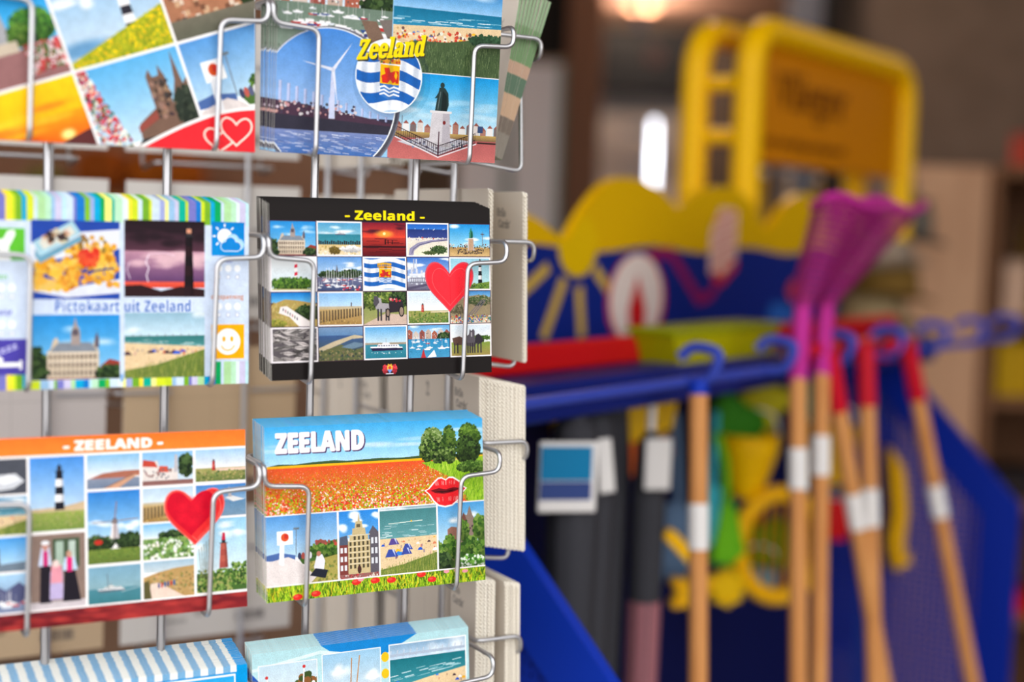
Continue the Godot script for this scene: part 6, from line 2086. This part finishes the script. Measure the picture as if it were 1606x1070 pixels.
func art_hearts() -> Pic:
	var P := Pic.make(CW, CH, k8(250, 247, 247), 61)
	var cells: Array[Pic] = []
	for k in 6:
		cells.append(Pic.make(420, 420, Color.WHITE, 62 + k))
	var p := cells[0]                     # square with a church, trees and flowers
	p.g(0, 0.72, k8(0, 140, 220), k8(110, 190, 235))
	p.p([0.2, 0.68, 0.24, 0.52, 0.46, 0.5, 0.48, 0.36, 0.52, 0.2, 0.55, 0.36, 0.57, 0.52, 0.68, 0.68], k8(165, 165, 170))
	p.bush(0.8, 0.53, 0.2, 0.16, 400, [k8(70, 130, 50), k8(100, 160, 60), k8(50, 95, 45)], 0.022)
	p.bush(0.66, 0.58, 0.1, 0.1, 140, GREENS, 0.02)
	p.r(0, 0.7, 1, 0.3, k8(150, 105, 105))
	p.r(0, 0.62, 0.62, 0.1, k8(200, 185, 165))
	p.spots(0.66, 0.68, 1, 0.93, 260, [k8(220, 80, 80), k8(235, 215, 215), k8(170, 60, 70), k8(90, 110, 60)], 0.012, 0.024)
	p = cells[1]                          # striped lighthouse over a yellow meadow
	p.g(0, 1, k8(120, 175, 220), k8(215, 228, 240))
	p.clouds(0.0, 0.6, 10, Color.WHITE, 0.6)
	p.blob(0.15, 0.85, 0.4, 0.12, k8(80, 140, 190), 0.8)
	for k in 6:
		p.p([0.61, 0.32 + k * 0.08, 0.71, 0.32 + k * 0.08, 0.715, 0.40 + k * 0.08, 0.605, 0.40 + k * 0.08], k8(45, 42, 52) if k % 2 == 1 else k8(250, 248, 250))
	p.p([0, 0.94, 0.5, 0.78, 1, 0.62, 1, 1, 0, 1], k8(165, 170, 30))
	for k in 700:
		var x := p.rng.randf()
		var y := 0.95 - 0.33 * x + 0.36 * p.rng.randf()
		p.dot(x, y, p.rng.randf_range(2, 7), [k8(250, 215, 20), k8(150, 165, 30), k8(120, 145, 30), k8(190, 190, 40), k8(235, 190, 30)][k % 5])
	p = cells[2]                          # old town fronts
	p.r(0, 0, 1, 1, k8(170, 115, 85))
	for k in 260:
		p.r(p.rng.randf(), p.rng.randf(), 0.05, 0.05, [k8(120, 80, 60), k8(205, 165, 130), k8(90, 70, 65), k8(185, 125, 95), k8(225, 205, 185)][k % 5])
	p.bush(0.85, 0.7, 0.15, 0.12, 90, DARKG, 0.025)
	p.g(0.82, 1, k8(115, 110, 95), k8(95, 95, 80))
	p = cells[3]                          # orange sunset
	p.g(0, 0.3, k8(250, 205, 20), k8(255, 190, 20))
	p.g(0.3, 0.7, k8(255, 160, 20), k8(240, 70, 25))
	for k in 16:
		p.blob(p.rng.randf() * 0.8, p.rng.randf_range(0.2, 0.65), 0.3, 0.05, k8(225, 70, 20) if k % 2 else k8(255, 220, 60), 0.4)
	p.blob(0.78, 0.5, 0.1, 0.07, k8(255, 245, 150), 1.0)
	p.p([0, 0.78, 0.3, 0.7, 0.6, 0.58, 1, 0.5, 1, 1, 0, 1], k8(95, 45, 45))
	p.spots(0, 0.62, 0.6, 0.76, 60, [k8(70, 35, 38), k8(110, 50, 45)], 0.02, 0.04)
	p.g(0.86, 1, k8(110, 65, 70), k8(90, 50, 55))
	p = cells[4]                          # church behind a bed of flowers
	p.g(0, 0.75, k8(90, 175, 230), k8(200, 225, 240))
	p.p([0.4, 0.72, 0.42, 0.6, 0.62, 0.5, 0.62, 0.2, 0.66, 0.14, 0.68, 0.22, 0.74, 0.22, 0.76, 0.12, 0.8, 0.24, 0.8, 0.5, 0.88, 0.3, 0.92, 0.02, 0.95, 0.35, 1, 0.3, 1, 0.8, 0.4, 0.8], k8(120, 92, 78))
	p.spots(0.63, 0.24, 0.8, 0.6, 40, [k8(60, 48, 48), k8(155, 120, 100)], 0.014, 0.024)
	p.p([0.4, 0.62, 0.62, 0.52, 0.62, 0.6, 0.4, 0.68], k8(150, 75, 65))
	p.bush(0.93, 0.6, 0.12, 0.24, 160, [k8(45, 55, 45), k8(65, 75, 60)], 0.025)
	p.p([0.3, 0.82, 0.4, 0.74, 1, 0.78, 1, 0.88, 0.3, 0.9], k8(45, 45, 48))
	p.r(0.66, 0.76, 0.16, 0.05, k8(205, 210, 215))
	p.g(0.86, 1, k8(160, 110, 100), k8(170, 120, 110))
	for k in 520:
		var y := p.rng.randf()
		p.dot(p.rng.randf() * (0.08 + 0.3 * y), y, p.rng.randf_range(3, 8), [k8(200, 40, 60), k8(245, 240, 225), k8(150, 40, 90), k8(60, 90, 50), k8(225, 70, 70), k8(235, 225, 195)][(k + int(y * 3)) % 6])
	ph_promenade(cells[5])
	# laid on the card in a slanted grid
	var rot := deg_to_rad(-19.6)
	var ux := Vector2.from_angle(rot)
	var uy := ux.orthogonal() * -1.0
	if uy.y < 0.0:
		uy = -uy
	var s := 412.0
	var cross := Vector2(0.307, 0.636) * Vector2(CW, CH)
	var gapx := 11.0
	var wid := 404.0
	var put := func(src: Pic, ix: int, iy: int) -> void:
		var o := cross + ux * (ix * (wid + gapx) + gapx * 0.5) + uy * (iy * (s + gapx) + gapx * 0.5)
		P.paste(src, o, ux * wid, uy * s)
	put.call(cells[0], -1, -1)
	put.call(cells[1], 0, -1)
	put.call(cells[2], 1, -1)
	put.call(cells[3], -1, 0)
	put.call(cells[4], 0, 0)
	put.call(cells[5], 1, 0)
	put.call(cells[3], 1, 1)
	put.call(cells[2], -2, -1)
	put.call(cells[4], -2, 0)
	P.p([0, 0, 0.7, 0, 0.16, 0.21, 0, 0.24], k8(235, 50, 60))
	P.path([0, 0.25, 0.17, 0.215, 0.72, 0], 11.0, k8(252, 248, 248))
	var arc := []
	for k in 21:
		var t := k / 20.0
		arc.append_array([0.52 + 0.5 * t, 1.03 - 0.25 * sin(t * PI * 0.5) - 0.02 * t])
	var fill := arc.duplicate()
	fill.append_array([1.05, 1.05, 0.5, 1.05])
	P.p(fill, k8(240, 42, 52))
	P.path(arc, 13.0, k8(252, 248, 246))
	for v in [[0.86, 0.945, 0.062, 0.062, -0.1], [0.925, 0.895, 0.062, 0.075, 0.1]]:
		var hp := Pic.heart_pts(v[0], v[1], v[2], v[3])
		hp.append_array([hp[0], hp[1]])
		if v[4] > 0.0:
			P.p(hp, k8(240, 42, 52))
		P.path(hp, 7.0, k8(250, 240, 225))
	return P

func art_awning() -> Pic:   # blue and white awning stripes, then a sky picture in a white line
	var P := Pic.make(CW, CH, k8(0, 145, 215), 71)
	P.r(0, 0, 0.955, 0.04, k8(120, 172, 212))
	for k in 16:
		P.r(k * 0.062, 0, 0.031, 0.04, k8(240, 238, 232))
	P.r(0.955, 0, 0.05, 1, k8(0, 150, 220))
	P.r(0.02, 0.05, 0.93, 0.9, k8(244, 248, 252))
	var p := P.sub(0.026, 0.06, 0.918, 0.88)
	p.g(0, 0.7, k8(40, 165, 230), k8(190, 225, 245))
	p.clouds(0.2, 0.6, 6)
	p.g(0.7, 1, k8(230, 205, 150), k8(235, 215, 170))
	for k in 12:
		var a := -PI * 0.5 + (k - 6) * 0.2
		p.l(0.84, 0.24, 0.84 + cos(a) * 0.06, 0.24 + sin(a) * 0.18, 8.0, [k8(225, 205, 60), k8(160, 165, 60)][k % 2])
	p.path([0.84, 0.24, 0.84, 0.7], 12.0, k8(150, 120, 80))
	return P

func art_trio() -> Pic:     # pale blue card with three photographs in a row
	var P := Pic.make(CW, CH, k8(190, 225, 232), 81)
	P.g(0, 1, k8(175, 215, 222), k8(205, 232, 238))
	P.p([0.3, 0, 0.75, 0, 0.6, 0.1, 0.42, 0.12], k8(20, 130, 205))
	P.p([0.6, 0.62, 1, 0.4, 1, 1, 0.3, 1], k8(15, 125, 205))
	P.p([0, 0.12, 0.05, 0.2, 0.04, 0.9, 0, 0.9], k8(35, 85, 175))
	for k in 3:
		P.path([0, 0.1 + k * 0.25, 0.3, 0.04 + k * 0.25, 0.6, 0.12 + k * 0.25], 14.0, k8(215, 238, 240))
	for k in 7:
		P.e(0.595, 0.12 + k * 0.1, 0.018, 0.03, k8(245, 190, 30))
	var p := P.framed(0.025, 0.075, 0.26, 0.5, k8(235, 235, 235), 4)
	p.g(0, 0.5, k8(190, 215, 230), k8(225, 232, 235))
	p.bush(0.3, 0.45, 0.4, 0.13, 150, DARKG, 0.03)
	p.bush(0.85, 0.35, 0.25, 0.2, 130, [k8(80, 95, 45), k8(140, 90, 50), k8(60, 80, 40)], 0.035)
	p.g(0.52, 1, k8(130, 155, 60), k8(120, 110, 60))
	p.p([0, 0.62, 0.3, 0.58, 0.36, 1, 0, 1], k8(150, 115, 80))
	p.spots(0.55, 0.5, 0.95, 0.66, 30, [k8(50, 60, 80), k8(190, 60, 60), k8(230, 230, 230)], 0.02, 0.04)
	p.p([0.36, 0.95, 0.4, 0.6, 0.5, 0.5, 0.62, 0.66, 0.6, 0.95], k8(120, 75, 45))
	p.p([0.4, 0.56, 0.42, 0.3, 0.5, 0.3, 0.5, 0.56], k8(225, 200, 195))
	p.path([0.13, 0.14, 0.34, 1.0], 6, k8(238, 236, 236))
	p.path([0.78, 0.06, 0.7, 1.0], 6, k8(238, 236, 236))
	p.dot(0.13, 0.14, 7, k8(200, 50, 50))
	p.dot(0.78, 0.06, 7, k8(200, 50, 50))
	p.p([0.88, 0.9, 0.9, 0.34, 0.97, 0.3, 1, 0.4, 1, 0.9], k8(240, 242, 246))
	p.e(0.94, 0.28, 0.035, 0.04, k8(235, 235, 238))
	p = P.framed(0.305, 0.055, 0.27, 0.52, k8(240, 240, 240), 4)
	p.g(0, 0.6, k8(150, 195, 225), k8(220, 226, 230))
	p.clouds(0.1, 0.5, 6)
	p.r(0, 0.55, 0.6, 0.07, k8(85, 75, 60))
	p.g(0.62, 1, k8(120, 150, 160), k8(95, 125, 130))
	ph_ship(p, 0.62, 0.7, 0.34, k8(30, 80, 165), k8(232, 232, 236))
	p.path([0.46, 0.6, 0.5, 0.08], 5, k8(180, 130, 80))
	p.path([0.54, 0.6, 0.64, 0.06], 5, k8(190, 140, 90))
	p.r(0.6, 0.55, 0.2, 0.08, k8(210, 140, 60))
	p.e(0.3, 0.98, 0.18, 0.1, k8(40, 160, 110))
	p.r(0.02, 0.6, 0.09, 0.3, k8(120, 100, 75))
	p = P.framed(0.612, 0.05, 0.375, 0.56, k8(244, 246, 246), 5)
	ph_beach(p, k8(150, 190, 225), k8(30, 130, 145), 0.16, 0.36, 46, 0.16, 0.12)
	for k in 13:
		p.l(0.0 + k * 0.085, 0.14, k * 0.085 + 0.02, 0.06, 5, k8(190, 200, 215))
	p.r(0, 0.1, 1, 0.03, k8(170, 185, 205))
	for v in [[0.1, 0.86, k8(20, 130, 215)], [0.24, 0.76, k8(50, 100, 200)], [0.54, 0.92, k8(245, 180, 30)], [0.86, 0.78, k8(40, 90, 190)], [0.16, 0.98, k8(50, 120, 200)]]:
		p.p([v[0] - 0.07, v[1], v[0] - 0.05, v[1] - 0.07, v[0], v[1] - 0.11, v[0] + 0.06, v[1] - 0.05, v[0] + 0.08, v[1]], v[2])
	return P

func art_back(sd: int, paper: Color, logo: bool, bars := true) -> Pic:   # plain printed back of a card, as seen from behind
	var P := Pic.make(420, 330, paper, sd)
	if logo:
		P.text("Hello", 0.80, 0.115, 0.085, 0.052, k8(105, 100, 98), true, 0.06)
		P.text("Cards'", 0.83, 0.185, 0.11, 0.052, k8(105, 100, 98), true, 0.06)
		P.text("2", 0.47, 0.14, 0.03, 0.09, k8(120, 114, 110), true)
		P.r(0.47, 0.25, 0.004, 0.5, paper.darkened(0.12))
	else:
		P.r(0.0, 0.37, 1.0, 0.006, paper.darkened(0.1))
		P.r(0.5, 0.05, 0.004, 0.8, paper.darkened(0.07))
	if bars:
		for k in 22:
			P.r(0.66 + k * 0.0085, 0.83, [0.003, 0.006, 0.004][k % 3], 0.08, k8(85, 80, 82))
		P.text("Zeeland", 0.3, 0.86, 0.14, 0.03, paper.darkened(0.45), false)
		P.e(0.45, 0.8, 0.035, 0.04, paper.darkened(0.18))
	return P
